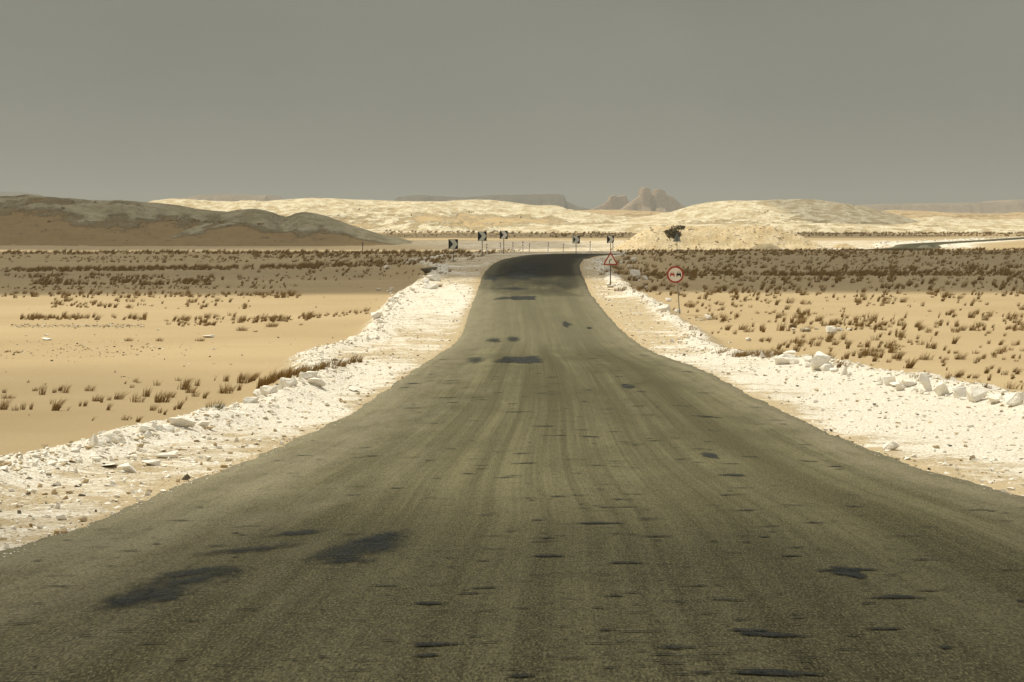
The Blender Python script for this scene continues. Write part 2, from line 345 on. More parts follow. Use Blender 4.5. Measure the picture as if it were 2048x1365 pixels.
def ground_fn(X, Y):
    s, sg, zr, ar = road_near(X, Y)
    sh = shoulder(sg, Y)+0.8*fbm(X*.25, Y*.12, 31, 3)+.35*fbm(X*1.2, Y*.9, 32, 3)
    kr = ss(3, 9, X)*(Y < 500)
    zp = plain_h(Y)*(1-kr)+plain_r(Y)*kr+0.30*fbm(X*.03, Y*.02, 41, 4)*ss(20, 60, np.abs(s))*(1-ss(240, 270, Y)*(1-ss(330, 380, Y))*.7)+0.12*fbm(X*.2, Y*.12, 42, 4)
    emb = np.clip(np.abs(zr-zp)*1.7, 1.0, 7.0)
    k = ss(0, 1, (s-sh)/emb)
    z = (zr-.06)*(1-k)+zp*k
    crest = np.exp(-((s-sh+.3)/.45)**2)
    bm = np.where(sg < 0, 1, 1)*np.interp(Y, [0, 80, 130, 200, 240], [.17, .17, .16, .16, .06])*(0.55+1.6*np.clip(fbm(X*.6, Y*.5, 51, 3)+.25, 0, 1))
    z = z+crest*bm
    onsh = ss(0.05, .5, s)*(1-ss(sh+.2, sh+1.8, s))
    rough = fbm(X*2.2, Y*2.0, 61, 4, .6)
    z = z+onsh*(0.10*rough+0.10*fbm(X*.7, Y*.5, 62, 3))
    z = z-0.12*(1-ss(-.35, -.1, s))
    # far outer apron behind the bend
    onfar = ss(228, 250, Y)*(1-ss(420, 640, Y))*(1-ss(50, 110, np.abs(X)))
    chalk = np.clip((1-ss(sh-.2, sh+1.0, s)), 0, 1)*ss(-.5, .3, s)
    tone = np.where(sg < 0, np.interp(Y, [0, 20, 38, 50, 62, 90, 110, 130, 170, 190], [.50, .52, .60, .68, .72, .46, .42, .58, .74, .44]),
                    np.interp(Y, [0, 16, 28, 40, 75, 95, 110, 140, 180, 200], [.44, .52, .70, .82, .76, .52, .33, .36, .42, .40]))
    edge = 1-ss(.05, .55, s)
    chalk = chalk*np.clip(tone+crest*.35-edge*.24-.22*(1-ss(.3, 1.8, s))*(sg > 0)*np.interp(Y, [0, 60, 90], [1, 1, 0]), 0, 1.1)
    # chalk flats beyond the bend
    X0 = np.interp(Y, [250, 300, 365, 388, 640], [-12, -12, -14, -22, -50])
    flat = ss(255, 300, Y)*(1-ss(560, 640, Y))*ss(0, 25, X-X0)*(1-ss(0, 10, X-np.interp(Y, [300, 365, 385, 640], [8, 12, 45, 110])))
    apron = ss(372, 400, Y)*(1-ss(520, 600, Y))*ss(-6, 14, -X)
    chalk = np.maximum(chalk, flat*.47); chalk = np.maximum(chalk, apron*.22)
    chalk = np.maximum(chalk, .7*ss(970, 1050, Y)*(1-ss(6000, 9000, Y)))
    bank = np.clip(1-ss(0, 6, s-sh), 0, 1)*ss(405, 430, Y)*(1-ss(640, 700, Y))*(sg > 0)
    bank2 = np.clip(1-ss(0, 5, s-1), 0, 1)*ss(425, 450, Y)*(1-ss(640, 700, Y))*(sg < 0)
    chalk = np.maximum(chalk, np.maximum(bank, bank2)*.72*(s > 0))
    z = z+bank*.10*(s > 1.0)+bank2*.35*(s > 1.0)
    ga = np.exp(-((Y-np.where(X < 0, 252, 262))/22)**2)*.5+ss(185, 215, Y)*(1-ss(340, 372, Y))*.30
    g = ga*ss(.5, 3, s-sh)*ss(5, 12, np.abs(s))
    g = np.maximum(g, .45*ss(640, 700, Y)*(1-ss(900, 960, Y)))
    return z, chalk, g
rowsY = np.concatenate([np.arange(-40, 10, 1.0), np.arange(10, 130, .27), np.arange(130, 330, .6),
                        330*1.006**np.arange(0, 200), 330*1.006**200*1.04**np.arange(1, 62)])
ac = np.arange(-0.2, .2001, .0021); ex = .2*1.09**np.arange(1, 28)
acol = np.concatenate([-ex[::-1], ac, ex])
GY, GA = np.meshgrid(rowsY, acol, indexing='ij'); GX = GA*(GY+A0)
GZ, Gchalk, Ggrey = ground_fn(GX, GY)
ground = mesh_np('ground', np.stack([GX, GY, GZ], -1).reshape(-1, 3), gridfaces(*GX.shape), M_ground, smooth=True,
                 attrs={'chalk': Gchalk.ravel(), 'grey': Ggrey.ravel()})
tag(ground, kind='structure')
def gz(X, Y):
    X = np.atleast_1d(np.asarray(X, float)); Y = np.atleast_1d(np.asarray(Y, float))
    a = X/(Y+A0)
    i = np.clip(np.searchsorted(rowsY, Y)-1, 0, len(rowsY)-2); j = np.clip(np.searchsorted(acol, a)-1, 0, len(acol)-2)
    fi = np.clip((Y-rowsY[i])/(rowsY[i+1]-rowsY[i]), 0, 1); fj = np.clip((a-acol[j])/(acol[j+1]-acol[j]), 0, 1)
    return (GZ[i, j]*(1-fj)+GZ[i, j+1]*fj)*(1-fi)+(GZ[i+1, j]*(1-fj)+GZ[i+1, j+1]*fj)*fi
HD = np.concatenate([np.arange(8, 130, .15), np.arange(130, 400, .5), 400*1.004**np.arange(0, 300)])
def hit(px, py):
    """first ground point under image points"""
    px = np.atleast_1d(np.asarray(px, float)); py = np.atleast_1d(np.asarray(py, float))
    X = np.full(px.size, np.nan); Y = np.full(px.size, np.nan)
    for k in range(0, px.size, 500):
        a, b = ray(px[k:k+500], py[k:k+500])
        xx = a[:, None]*HD; zz = CZ+b[:, None]*HD
        g = gz(xx.ravel(), np.broadcast_to(HD, xx.shape).ravel()).reshape(xx.shape)
        df = zz-g; below = df < 0; any_ = below.any(1); i = np.clip(below.argmax(1), 1, None); r = np.arange(len(i))
        d0 = df[r, i-1]; d1 = df[r, i]; f = d0/(d0-d1+1e-9); yy = HD[i-1]*(1-f)+HD[i]*f
        yy = np.where(any_, yy, np.nan); Y[k:k+500] = yy; X[k:k+500] = a*yy
    return X, Y
def place(px, py, dmax=None):
    x, y = hit(px, py); return float(x[0]), float(y[0]), float(gz(x, y)[0])
def at_depth(px, Y):
    a, _ = ray(px, 520); x = float(a*Y); return x, float(Y), float(gz(x, Y)[0])
# ------------------------------------------------------------------ road patches and cracks
def tarmat(name, c, rough=.8, op=.92):
    m, t, b = newmat(name); p = pos(t)
    g = noise(t, mapping(t, p, (60, 9, 1)), 1.0, 3, .75); br = noise(t, mapping(t, p, (14, 3.5, 1)), 1.0, 5, .7)
    cc_ = mixc(t, mapr(t, g, .5, .7, 0, .4), c, (0.13, 0.12, 0.085))
    t.links.new(cc_, b.inputs['Base Color']); b.inputs['Roughness'].default_value = rough; b.inputs['Specular IOR Level'].default_value = .08
    tr = N(t, 'ShaderNodeBsdfTransparent'); mx = N(t, 'ShaderNodeMixShader'); o = t.nodes['Material Output']
    f = mapr(t, mth(t, 'ADD', attr(t, 'alpha'), mth(t, 'MULTIPLY', mth(t, 'SUBTRACT', br, .5), 2.4)), .10, 1.05, 0, op)
    f = mth(t, 'MULTIPLY', f, mapr(t, attr(t, 'alpha'), 0, .12))
    t.links.new(f, mx.inputs[0]); t.links.new(tr.outputs[0], mx.inputs[1]); t.links.new(b.outputs[0], mx.inputs[2])
    t.links.new(mx.outputs[0], o.inputs[0])
    bump(t, b, g, .5, .008)
    return m
M_tar = tarmat('tar_repair', (0.017, 0.020, 0.018)); M_tarb = tarmat('tar_stain', (0.020, 0.025, 0.023), .8, .78)
RS_y = RC[:, 1]
rk = RS_y < 215
def road_hit(px, py):
    a, b = ray(px, py); a = np.atleast_1d(a); b = np.atleast_1d(b)
    D = np.concatenate([np.arange(6, 60, .05), np.arange(60, 300, .3)])
    zr = np.interp(D, RS_y[RC[:, 0] < 8], RH[RC[:, 0] < 8])+.035
    df = CZ+b[:, None]*D-zr; i = np.clip((df < 0).argmax(1), 1, None); r = np.arange(len(i))
    f = df[r, i-1]/(df[r, i-1]-df[r, i]); y = D[i-1]*(1-f)+D[i]*f
    return a*y, y
def road_z(x, y):
    """height of the asphalt mesh"""
    m = RC[:, 0] < 8; yy = RS_y[m]
    i = np.clip(np.searchsorted(yy, y)-1, 0, len(yy)-2); f = np.clip((y-yy[i])/(yy[i+1]-yy[i]), 0, 1)
    def row(k):
        l = RL[m][k, 0]; r = RR[m][k, 0]; u = np.clip((x-l)/(r-l), 0, 1)*(nC-1)
        j = np.clip(np.floor(u).astype(int), 0, nC-2); g = u-j
        Z = ZR[m]; return Z[k, j]*(1-g)+Z[k, j+1]*g
    return row(i)*(1-f)+row(i+1)*f
def decal(cx, cy, rx, ry, shape='ell', skew=0.0, soft=.45, seed=0, jag=.35):
    """irregular disc laid on the road; centre and half sizes measured on the photograph, laid out in metres on the road"""
    x0, y0 = road_hit(cx, cy); x1, _ = road_hit(cx+rx, cy); _, ya = road_hit(cx, cy-ry); _, yb = road_hit(cx, cy+ry)
    x0, y0 = x0[0], y0[0]; wx = x1[0]-x0; wy0 = ya[0]-y0; wy1 = y0-yb[0]
    na, nr = 48, 7
    th = np.linspace(0, 2*np.pi, na, endpoint=False); rr = np.linspace(0, 1, nr)
    vs = []; al = []
    for i, r in enumerate(rr):
        for k, t_ in enumerate(th):
            c, s = math.cos(t_), math.sin(t_)
            if shape == 'box':
                q = 1/max(abs(c), abs(s)); q = min(q, 1.35)
            else: q = 1.0
            if shape == 'ell' and rx/ry > 5: s = s*abs(s)**.9; q = 1.12
            jg = 1+(jag*1.7 if rx/ry < 5 and shape == 'ell' else jag)*2*float(fbm(1.5*c+5+seed*3.1, 1.5*s+seed, 77, 3))
            x = x0+c*q*r*wx*jg; dy = s*q*r*jg; dyy = dy*(wy0 if dy > 0 else wy1)
            y = y0+dyy; x += skew*dyy
            vs.append((x, y)); al.append(min(1, (1-r)/soft) if soft > 0 else 1.0)
    vs = np.array(vs); z = road_z(vs[:, 0], vs[:, 1])+.006
    fs = []
    for i in range(nr-1):
        for k in range(na):
            a = i*na+k; b = i*na+(k+1) % na
            fs.append((a+na, b+na, b, a) if i else (a+na, b+na, a))
    return np.column_stack([vs, z]), fs, np.array(al)
patches = [  # cx, cy, rx, ry, shape, skew, soft, mat
    (1060, 536, 60, 12, 'ell', 0, 1, 1), (1042, 551, 46, 9, 'ell', 0, .5, 0), (1012, 597, 26, 3.5, 'box', 0, .6, 1), (1048, 597, 26, 4, 'box', 0, .15, 0), (1030, 578, 34, 4, 'ell', 0, .7, 1), (986, 556, 20, 7, 'ell', 0, .7, 1),
    (989, 681, 19, 6.5, 'ell', 0, .9, 0), (1028, 679, 19, 7, 'ell', 0, .8, 0), (951, 720, 24, 8, 'ell', 0, 1, 0), (1010, 722, 28, 6, 'ell', 0, .9, 0), (1042, 720, 44, 8, 'box', 0, .35, 0),
    (1132, 650, 11, 7, 'ell', 0, .5, 1), (1178, 656, 7, 3, 'ell', 0, .5, 1), (1256, 774, 15, 5, 'ell', 0, .5, 0), (1421, 912, 18, 7, 'ell', 0, .5, 0),
    (1467, 951, 30, 2.6, 'ell', 0, .5, 0), (1697, 1146, 30, 14, 'ell', 0, .35, 0), (1699, 1140, 72, 3.6, 'ell', 0, .5, 0),
    (310, 1188, 92, 24, 'ell', .10, .6, 1), (400, 1143, 92, 13, 'ell', .25, .7, 1), (590, 1068, 45, 9, 'ell', .2, .7, 1), (500, 1100, 80, 14, 'ell', .3, .95, 1), (360, 1165, 120, 30, 'ell', .2, 1, 1), (260, 1205, 90, 18, 'ell', .1, 1, 1), (760, 1080, 40, 18, 'ell', .1, .9, 1),
    (722, 1098, 78, 32, 'ell', .12, .6, 1), (690, 1125, 50, 14, 'ell', .12, .8, 1),
    (876, 1292, 62, 4.2, 'ell', 0, .3, 0), (853, 1314, 33, 3.4, 'ell', 0, .3, 0), (857, 1207, 42, 3.6, 'ell', 0, .4, 0), (1095, 1116, 37, 2.4, 'ell', 0, .4, 0),
    (1540, 1277, 78, 5, 'ell', 0, .3, 0), (1500, 1269, 50, 3.2, 'ell', 0, .4, 0), (1355, 1306, 50, 3.8, 'ell', 0, .4, 0), (1790, 1197, 52, 4.4, 'ell', 0, .4, 0),
    (1765, 1260, 48, 2.6, 'ell', 0, .4, 0), (1552, 1357, 88, 6.5, 'ell', 0, .2, 0), (1040, 1363, 36, 3.5, 'ell', 0, .3, 0), (1195, 1052, 52, 2.0, 'ell', 0, .4, 0),
    (1250, 1130, 42, 2.2, 'ell', 0, .4, 0), (965, 1178, 40, 2.0, 'ell', 0, .4, 0), (2040, 1203, 10, 3, 'ell', 0, .4, 0), (1890, 1300, 14, 4, 'ell', 0, .6, 1)]
for i, (cx, cy, rx, ry, shp, sk, so, mt) in enumerate(patches):
    v, f, al = decal(cx, cy, rx, ry, shp, sk, so, i)
    o = mesh_np('tar_patch' if mt == 0 else 'tar_stain', v, f, M_tar if mt == 0 else M_tarb, parent=road, smooth=True, attrs={'alpha': al})
M_pale = tarmat('pale_scrape', (0.20, 0.18, 0.13), .9, .7)
v, f, al = decal(1090, 564, 24, 2.2, 'ell', 14, .5, 71)
mesh_np('pale_scrape', v, f, M_pale, parent=road, smooth=True, attrs={'alpha': al})
# cracks: thin ragged bits, countless: one part
cv, cf, ca = [], [], []; nb = 0
for i in range(520):
    cy = 700+665*random.random()**.8
    l, r = np.interp(cy, [r_[0] for r_ in rows[::-1]], [r_[1] for r_ in rows[::-1]]), np.interp(cy, [r_[0] for r_ in rows[::-1]], [r_[2] for r_ in rows[::-1]])
    cx = random.uniform(max(l+20, -60), min(r-20, 2110))
    if random.random() < .5: cx = min(max(random.gauss(1080+(cy-700)*.35, 260), l+30), r-30)
    rx = random.uniform(8, 46)*(.45+.7*(cy-600)/760); ry = random.uniform(.5, 1.3)*(.4+.8*(cy-600)/760)
    v, f, al = decal(cx, cy, rx, ry, 'ell', 0, random.choice([.5, .9]), i+100, .5)
    cv.append(v); cf += [tuple(q+nb for q in ff) for ff in f]; ca.append(al*random.choice([.6, .8, 1, 1])); nb += len(v)
tag(mesh_np('surface_cracks', np.concatenate(cv), cf, M_tar, parent=road, smooth=True, attrs={'alpha': np.concatenate(ca)}), kind='stuff')
# ------------------------------------------------------------------ hills and mesas
HILLS = []
def hill(name, sil, ridge, front, back, mat, base=None, rough=(1.0, .02), sandline=None, seed=0, step=3.0, fexp=1.0, nrow=90, kind='structure', rk=None, ridgevar=0.0):
    """sil: skyline control points (px, y) seen at the ridge depth; real slopes fall away before and behind it"""
    sil = np.array(sil, float); px = np.arange(sil[0, 0], sil[-1, 0]+step, step)
    y = pchip(sil[:, 0], sil[:, 1], px)+2.2*fbm(px*.035, px*0, seed+7, 5, .6)
    rd = ridge*(1+ridgevar*fbm(px*.012, px*0, seed+3, 3))
    a, b = ray(px, y); rx = a*rd; rz = CZ+b*rd
    t = np.concatenate([np.linspace(-1, 0, int(nrow*.68), endpoint=False), np.linspace(0, 1, int(nrow*.32))])
    X = np.empty((len(t), len(px))); Y = X.copy(); Z = X.copy(); RK = X.copy()
    for i, tt in enumerate(t):
        d = rd+(rd-front)*tt if tt < 0 else rd+(back-rd)*tt
        xx = rx+a*(d-rd)
        g0 = plain_h(d)-.6
        u = 1-abs(tt)
        sh = ss(0, 1, u**fexp) if fexp != 0 else u
        n = rough[0]*(fbm(xx*rough[1], d*rough[1]*.7, seed, 6, .58))+.35*rough[0]*fbm(xx*rough[1]*6, d*rough[1]*4, seed+40, 4, .6)
        env = min(1, u*4)*(1-math.exp(-((tt)/.13)**2)*.86)
        Z[i] = g0+(rz-g0)*sh+n*env*np.clip((rz-g0)/4, .1, 1.2); X[i] = xx; Y[i] = d
        if rk: RK[i] = rk(px, tt, (Z[i]-g0)/np.maximum(rz-g0, .5), Z[i])
        else: RK[i] = .8
    o = mesh_np(name, np.stack([X, Y, Z], -1).reshape(-1, 3), gridfaces(*X.shape), mat, smooth=True, attrs={'rock': RK.ravel()})
    HILLS.append(o); return tag(o, kind=kind)
MH_grey = hill_material('grey_chalk_hill', (0.42, 0.372, 0.252), (0.28, 0.24, 0.145), (0.30, 0.215, 0.108), dark=(.14, .11, .06))
MH_white = hill_material('pale_chalk_hill', (0.80, 0.72, 0.52), (0.52, 0.41, 0.24), (0.55, 0.41, 0.22), bias=-.12, dark=(.34, .25, .12))
MH_orange = hill_material('ochre_hill', (0.62, 0.48, 0.29), (0.46, 0.33, 0.17), (0.50, 0.35, 0.18), dark=(.40, .28, .15))
MH_mesa = hill_material('brown_mesa_rock', (0.52, 0.375, 0.25), (0.38, 0.28, 0.18), (0.55, 0.40, 0.265), dark=(.22, .17, .12))
hill('hills', [(-1500, 395), (-900, 370), (-400, 384), (-150, 390), (0, 394), (60, 392), (120, 397), (200, 402), (250, 401), (300, 406), (340, 410), (400, 419), (460, 424),
      (520, 429), (600, 440), (680, 455), (740, 467), (800, 478), (860, 486)], 600, 425, 760, MH_grey, rough=(3.6, .034), seed=5, fexp=1.25,
     rk=lambda px, tt, h, z: -.02+.70*ss(.28, .85, h+.5*fbm(px*.010, px*0+tt*2, 9, 4))+.4*(1-ss(.0, .05, h)), ridgevar=.10)
hill('hills', [(330, 470), (400, 444), (440, 428), (480, 421), (512, 419), (540, 426), (570, 434), (600, 425), (640, 428), (670, 438), (705, 451), (745, 464), (790, 476), (850, 487)],
     540, 440, 620, MH_grey, rough=(2.6, .045), seed=15, fexp=1.1, rk=lambda px, tt, h, z: -.25+.45*ss(400, 540, px)+.7*ss(.25, .7, h+.4*fbm(px*.02, px*0+tt*2, 19, 3)), ridgevar=.06)
hill('hills', [(0, 445), (120, 428), (250, 420), (330, 405), (400, 402), (500, 403), (560, 399), (640, 396), (740, 400), (850, 402), (980, 400), (1040, 407), (1075, 411), (1100, 411),
      (1135, 418), (1200, 428), (1290, 437), (1400, 446), (1500, 452)], 1330, 1010, 1700, MH_white, rough=(7, .011), seed=25, fexp=.95, nrow=120, ridgevar=.08,
     rk=lambda px, tt, h, z: .35+.55*ss(.2, .9, h)+.35*ss(.15, 0, h))
hill('hills', [(1190, 450), (1240, 441), (1290, 436), (1340, 425), (1400, 408), (1435, 403), (1500, 402), (1560, 400), (1650, 402), (1700, 409), (1760, 420), (1810, 435), (1850, 447), (1900, 453)],
     1240, 1020, 1500, MH_white, rough=(5, .012), seed=35, fexp=1.0, nrow=110, ridgevar=.05, rk=lambda px, tt, h, z: .45+.45*ss(.2, .9, h))
hill('hills', [(1000, 455), (1200, 449), (1330, 448), (1500, 450), (1650, 447), (1800, 449), (1860, 443), (1900, 446), (2000, 450), (2200, 447), (2500, 440), (3200, 430)], 1010, 930, 1100, MH_white,
     rough=(1.6, .03), seed=45, nrow=50)
hill('hills', [(1000, 430), (1130, 422), (1200, 420), (1270, 421), (1330, 424), (1420, 428), (1700, 426), (1800, 421), (1860, 424), (1950, 429), (2000, 430), (2048, 427), (2300, 420), (2800, 410), (3600, 425)], 2000, 1500, 2500, MH_orange,
     rough=(9, .007), seed=55, nrow=90)
hill('hills', [(1750, 446), (1830, 437), (1870, 434), (1930, 438), (2000, 441), (2050, 438), (2200, 434), (2600, 440)], 1500, 1200, 1700, MH_white, rough=(4, .012), seed=65, nrow=70)
MH_dmesa = hill_material('dark_mesa_rock', (0.24, 0.19, 0.135), (0.15, 0.12, 0.09), (0.30, 0.235, 0.165), dark=(.09, .08, .06))
def mesa(sil, dist, thick, seed, mat=MH_mesa):
    sil = np.array(sil, float); px = np.arange(sil[0, 0], sil[-1, 0]+1.3, 1.3)
    y = np.interp(px, sil[:, 0], sil[:, 1])+0.7*fbm(px*.10, px*0, seed, 3)
    a, b = ray(px, y); base = -25.0
    t = np.linspace(-1, 1, 61)
    prof = lambda u: np.where(u < .55, u/.55*.62, np.where(u < .62, .62+(u-.55)/.07*.36, .98+.02*(u-.62)/.38))
    X, Y, Z = [], [], []
    top = CZ+b*dist
    for tt in t:
        jitter = .10*fbm(px*.04, px*0+tt, seed+5, 3)
        u = np.clip(1-abs(tt)*(1+jitter), 0, 1)
        d = dist+thick*tt; Z.append(base+(top-base)*prof(u)); X.append(a*dist+0*d+tt*0); Y.append(np.full_like(px, d))
    o = mesh_np('mesa', np.stack([np.array(X), np.array(Y), np.array(Z)], -1).reshape(-1, 3), gridfaces(61, len(px)), mat, smooth=False,
                attrs={'rock': np.full(61*len(px), .7)})
    return tag(o, kind='structure')
mesa([(-700, 425), (-640, 390), (-300, 380), (-60, 383), (0, 384), (40, 384), (50, 389), (70, 398), (160, 410), (260, 425)], 8800, 900, 1, MH_dmesa)
mesa([(250, 420), (330, 401), (390, 396), (420, 390), (470, 389), (520, 391), (548, 391), (556, 400), (600, 412), (680, 425)], 6800, 600, 2)
mesa([(730, 425), (795, 403), (805, 395), (840, 391), (880, 393), (930, 396), (985, 391), (1060, 390), (1110, 389), (1124, 391), (1128, 403), (1150, 413), (1190, 422)], 6300, 700, 3, MH_dmesa)
mesa([(1170, 424), (1195, 414), (1215, 402), (1220, 392), (1228, 391), (1234, 393), (1250, 391), (1254, 402), (1262, 412), (1280, 424)], 5600, 160, 4)
mesa([(1236, 424), (1258, 406), (1270, 398), (1279, 392), (1281, 377), (1287, 375), (1297, 376), (1299, 390), (1304, 390), (1308, 379), (1315, 378), (1326, 381), (1329, 390), (1342, 394),
      (1349, 401), (1358, 408), (1372, 418), (1385, 426)], 5400, 200, 5)
mesa([(1640, 424), (1700, 411), (1750, 409), (1800, 408), (1850, 407), (1930, 406), (1985, 405), (2000, 401), (2020, 400), (2060, 401), (2200, 398), (2500, 395), (2560, 425)], 7200, 700, 6)
# ------------------------------------------------------------------ rubble mound and small heaps
def heap(name, label, sil, dist, half, mat, rough=.3, seed=0, step=1.6, cat='mound', flat=.15):
    sil = np.array(sil, float); px = np.arange(sil[0, 0], sil[-1, 0]+step, step); y = pchip(sil[:, 0], sil[:, 1], px)
    a, b = ray(px, y); x0 = a*dist; top = CZ+b*dist
    t = np.linspace(-1, 1, 41); X = []; Y = []; Z = []
    cx, cz0 = float(x0.mean()), float(gz(x0.mean(), dist)[0])
    for tt in t:
        d = dist+half*tt; g = gz(x0, np.full_like(x0, d))-.15
        u = 1-abs(tt); s_ = np.clip(ss(0, 1, u*1.05), 0, 1)
        n = rough*fbm(x0*1.1, x0*0+d*1.1, seed, 4, .6)*min(1, u*4)
        Z.append(g+np.maximum(top-g, 0.02)*s_+n*np.clip((top-g)/1.0, .05, 1)*(1-math.exp(-(tt/.12)**2)*.7)); X.append(x0); Y.append(np.full_like(px, d))
    v = np.stack([np.array(X)-cx, np.array(Y)-dist, np.array(Z)-cz0], -1).reshape(-1, 3)
    o = mesh_np(name, v, gridfaces(41, len(px)), mat, smooth=True, attrs={'rock': np.full(len(v), .6)})
    o.location = (cx, dist, cz0)
    if label: tag(o, label, cat)
    return o, (np.array(X), np.array(Y), np.array(Z))
def mound_material():
    m, t, b = newmat('mound_soil'); p = pos(t)
    a_ = noise(t, p, .35, 5, .6); f = noise(t, p, 3.5, 5, .7)
    c = mixc(t, mapr(t, a_, .4, .6), (0.60, 0.45, 0.24), (0.72, 0.58, 0.36)); c = mixc(t, mapr(t, f, .52, .66), c, (0.80, 0.70, 0.50))
    t.links.new(c, b.inputs['Base Color']); b.inputs['Roughness'].default_value = .95; b.inputs['Specular IOR Level'].default_value = .1
    bump(t, b, f, .8, .25); return m
M_mound = mound_material()
mound, mg = heap('rubble_mound', 'long pale rubble mound with a dark bush on its left half, beyond the right-hand plain',
    [(1190, 503), (1225, 497), (1245, 487), (1270, 471), (1290, 459), (1325, 451), (1370, 453), (1420, 455), (1450, 456), (1500, 454), (1530, 451), (1548, 453), (1575, 463), (1600, 472), (1625, 485), (1650, 498), (1670, 503)], 396, 11, M_mound, .55, 3)
heap('chalk_heap', 'low smooth white chalk heap at the right foot of the rubble mound', [(1655, 503), (1662, 498), (1672, 491), (1688, 488), (1700, 490), (1712, 495), (1724, 503)], 392, 2.2, M_mound, .4, 4, cat='heap')
heap('chalk_heap', 'low white chalk heap in front of the rubble mound', [(1490, 503), (1505, 494), (1525, 488), (1545, 489), (1560, 495), (1572, 503)], 380, 2.0, M_mound, .4, 5, cat='heap')
M_gheap = rock_material('grey_soil', (0.16, 0.145, 0.10), (0.21, 0.19, 0.13), (.1, .09, .06), 2.0)
heap('soil_heap', 'small dark grey soil heap in front of the distant road on the right', [(1822, 503), (1832, 498), (1843, 491.5), (1853, 490.5), (1862, 494), (1872, 500), (1880, 503)], 396, 2.0, M_gheap, .1, 6, cat='heap')
# ------------------------------------------------------------------ rocks
def rock_mesh(seed, kind='block'):
    r = random.Random(seed); bm = bmesh.new()
    n = {'block': 11, 'slab': 10, 'spike': 9}[kind]
    for i in range(n):
        while True:
            p = Vector((r.uniform(-1, 1), r.uniform(-1, 1), r.uniform(-1, 1)))
            if .55 < p.length < 1.25: break
        p.x *= .5; p.y *= .5; p.z = p.z*.5
        if kind == 'spike': k = (p.z+.5); p.x *= (1.05-.75*k); p.y *= (1.05-.75*k)
        bm.verts.new(p)
    bmesh.ops.convex_hull(bm, input=bm.verts)
    for v in [v for v in bm.verts if not v.link_faces]: bm.verts.remove(v)
    bmesh.ops.bevel(bm, geom=list(bm.edges), offset=.035, segments=1, affect='EDGES')
    bmesh.ops.triangulate(bm, faces=bm.faces)
    bmesh.ops.subdivide_edges(bm, edges=[e for e in bm.edges if e.calc_length() > .25], cuts=1)
    for v in bm.verts:
        v.co += Vector((r.gauss(0, 1), r.gauss(0, 1), r.gauss(0, 1)))*.014
    zs = [v.co.z for v in bm.verts]; z0, z1 = min(zs), max(zs); xs = [v.co.x for v in bm.verts]; w_ = max(xs)-min(xs)
    for v in bm.verts: v.co.z = (v.co.z-z0)/(z1-z0); v.co.x /= w_; v.co.y /= w_
    me = bpy.data.meshes.new('stone'); bm.to_mesh(me); bm.free(); me.materials.append(M_rock)
    return me
RM = {k: [rock_mesh(100*i+j, k) for j in range(7)] for i, k in enumerate(('block', 'slab', 'spike'))}
nrocks = 0
def put_rock(px, py, wpx, hpx, label, kind='block', group=None, mat=None, name='rock', xyz=None, rz=None, cat='rock'):
    global nrocks
    x, y, z = xyz or place(px, py)
    if not np.isfinite(x): return None
    k = F/y; me = RM[kind][nrocks % 7]; nrocks += 1
    if mat:
        me = me.copy(); me.materials.clear(); me.materials.append(mat)
    o = bpy.data.objects.new(name, me); col.objects.link(o)
    w_, h_ = wpx/k*1.05, hpx/k*1.32
    o.scale = (w_*1.05, w_*random.uniform(.8, 1.2), h_); o.location = (x, y, z-.2*h_)
    o.rotation_euler = (random.uniform(-.1, .1), random.uniform(-.1, .1), rz if rz is not None else random.uniform(-.5, .5)+random.choice([0, math.pi]))
    tag(o, label, cat, group)
    return o
def q5(x, y): return x/2.695, 560+y/2.695
def q7(x, y): return 1200+x/2.415, 560+y/2.415
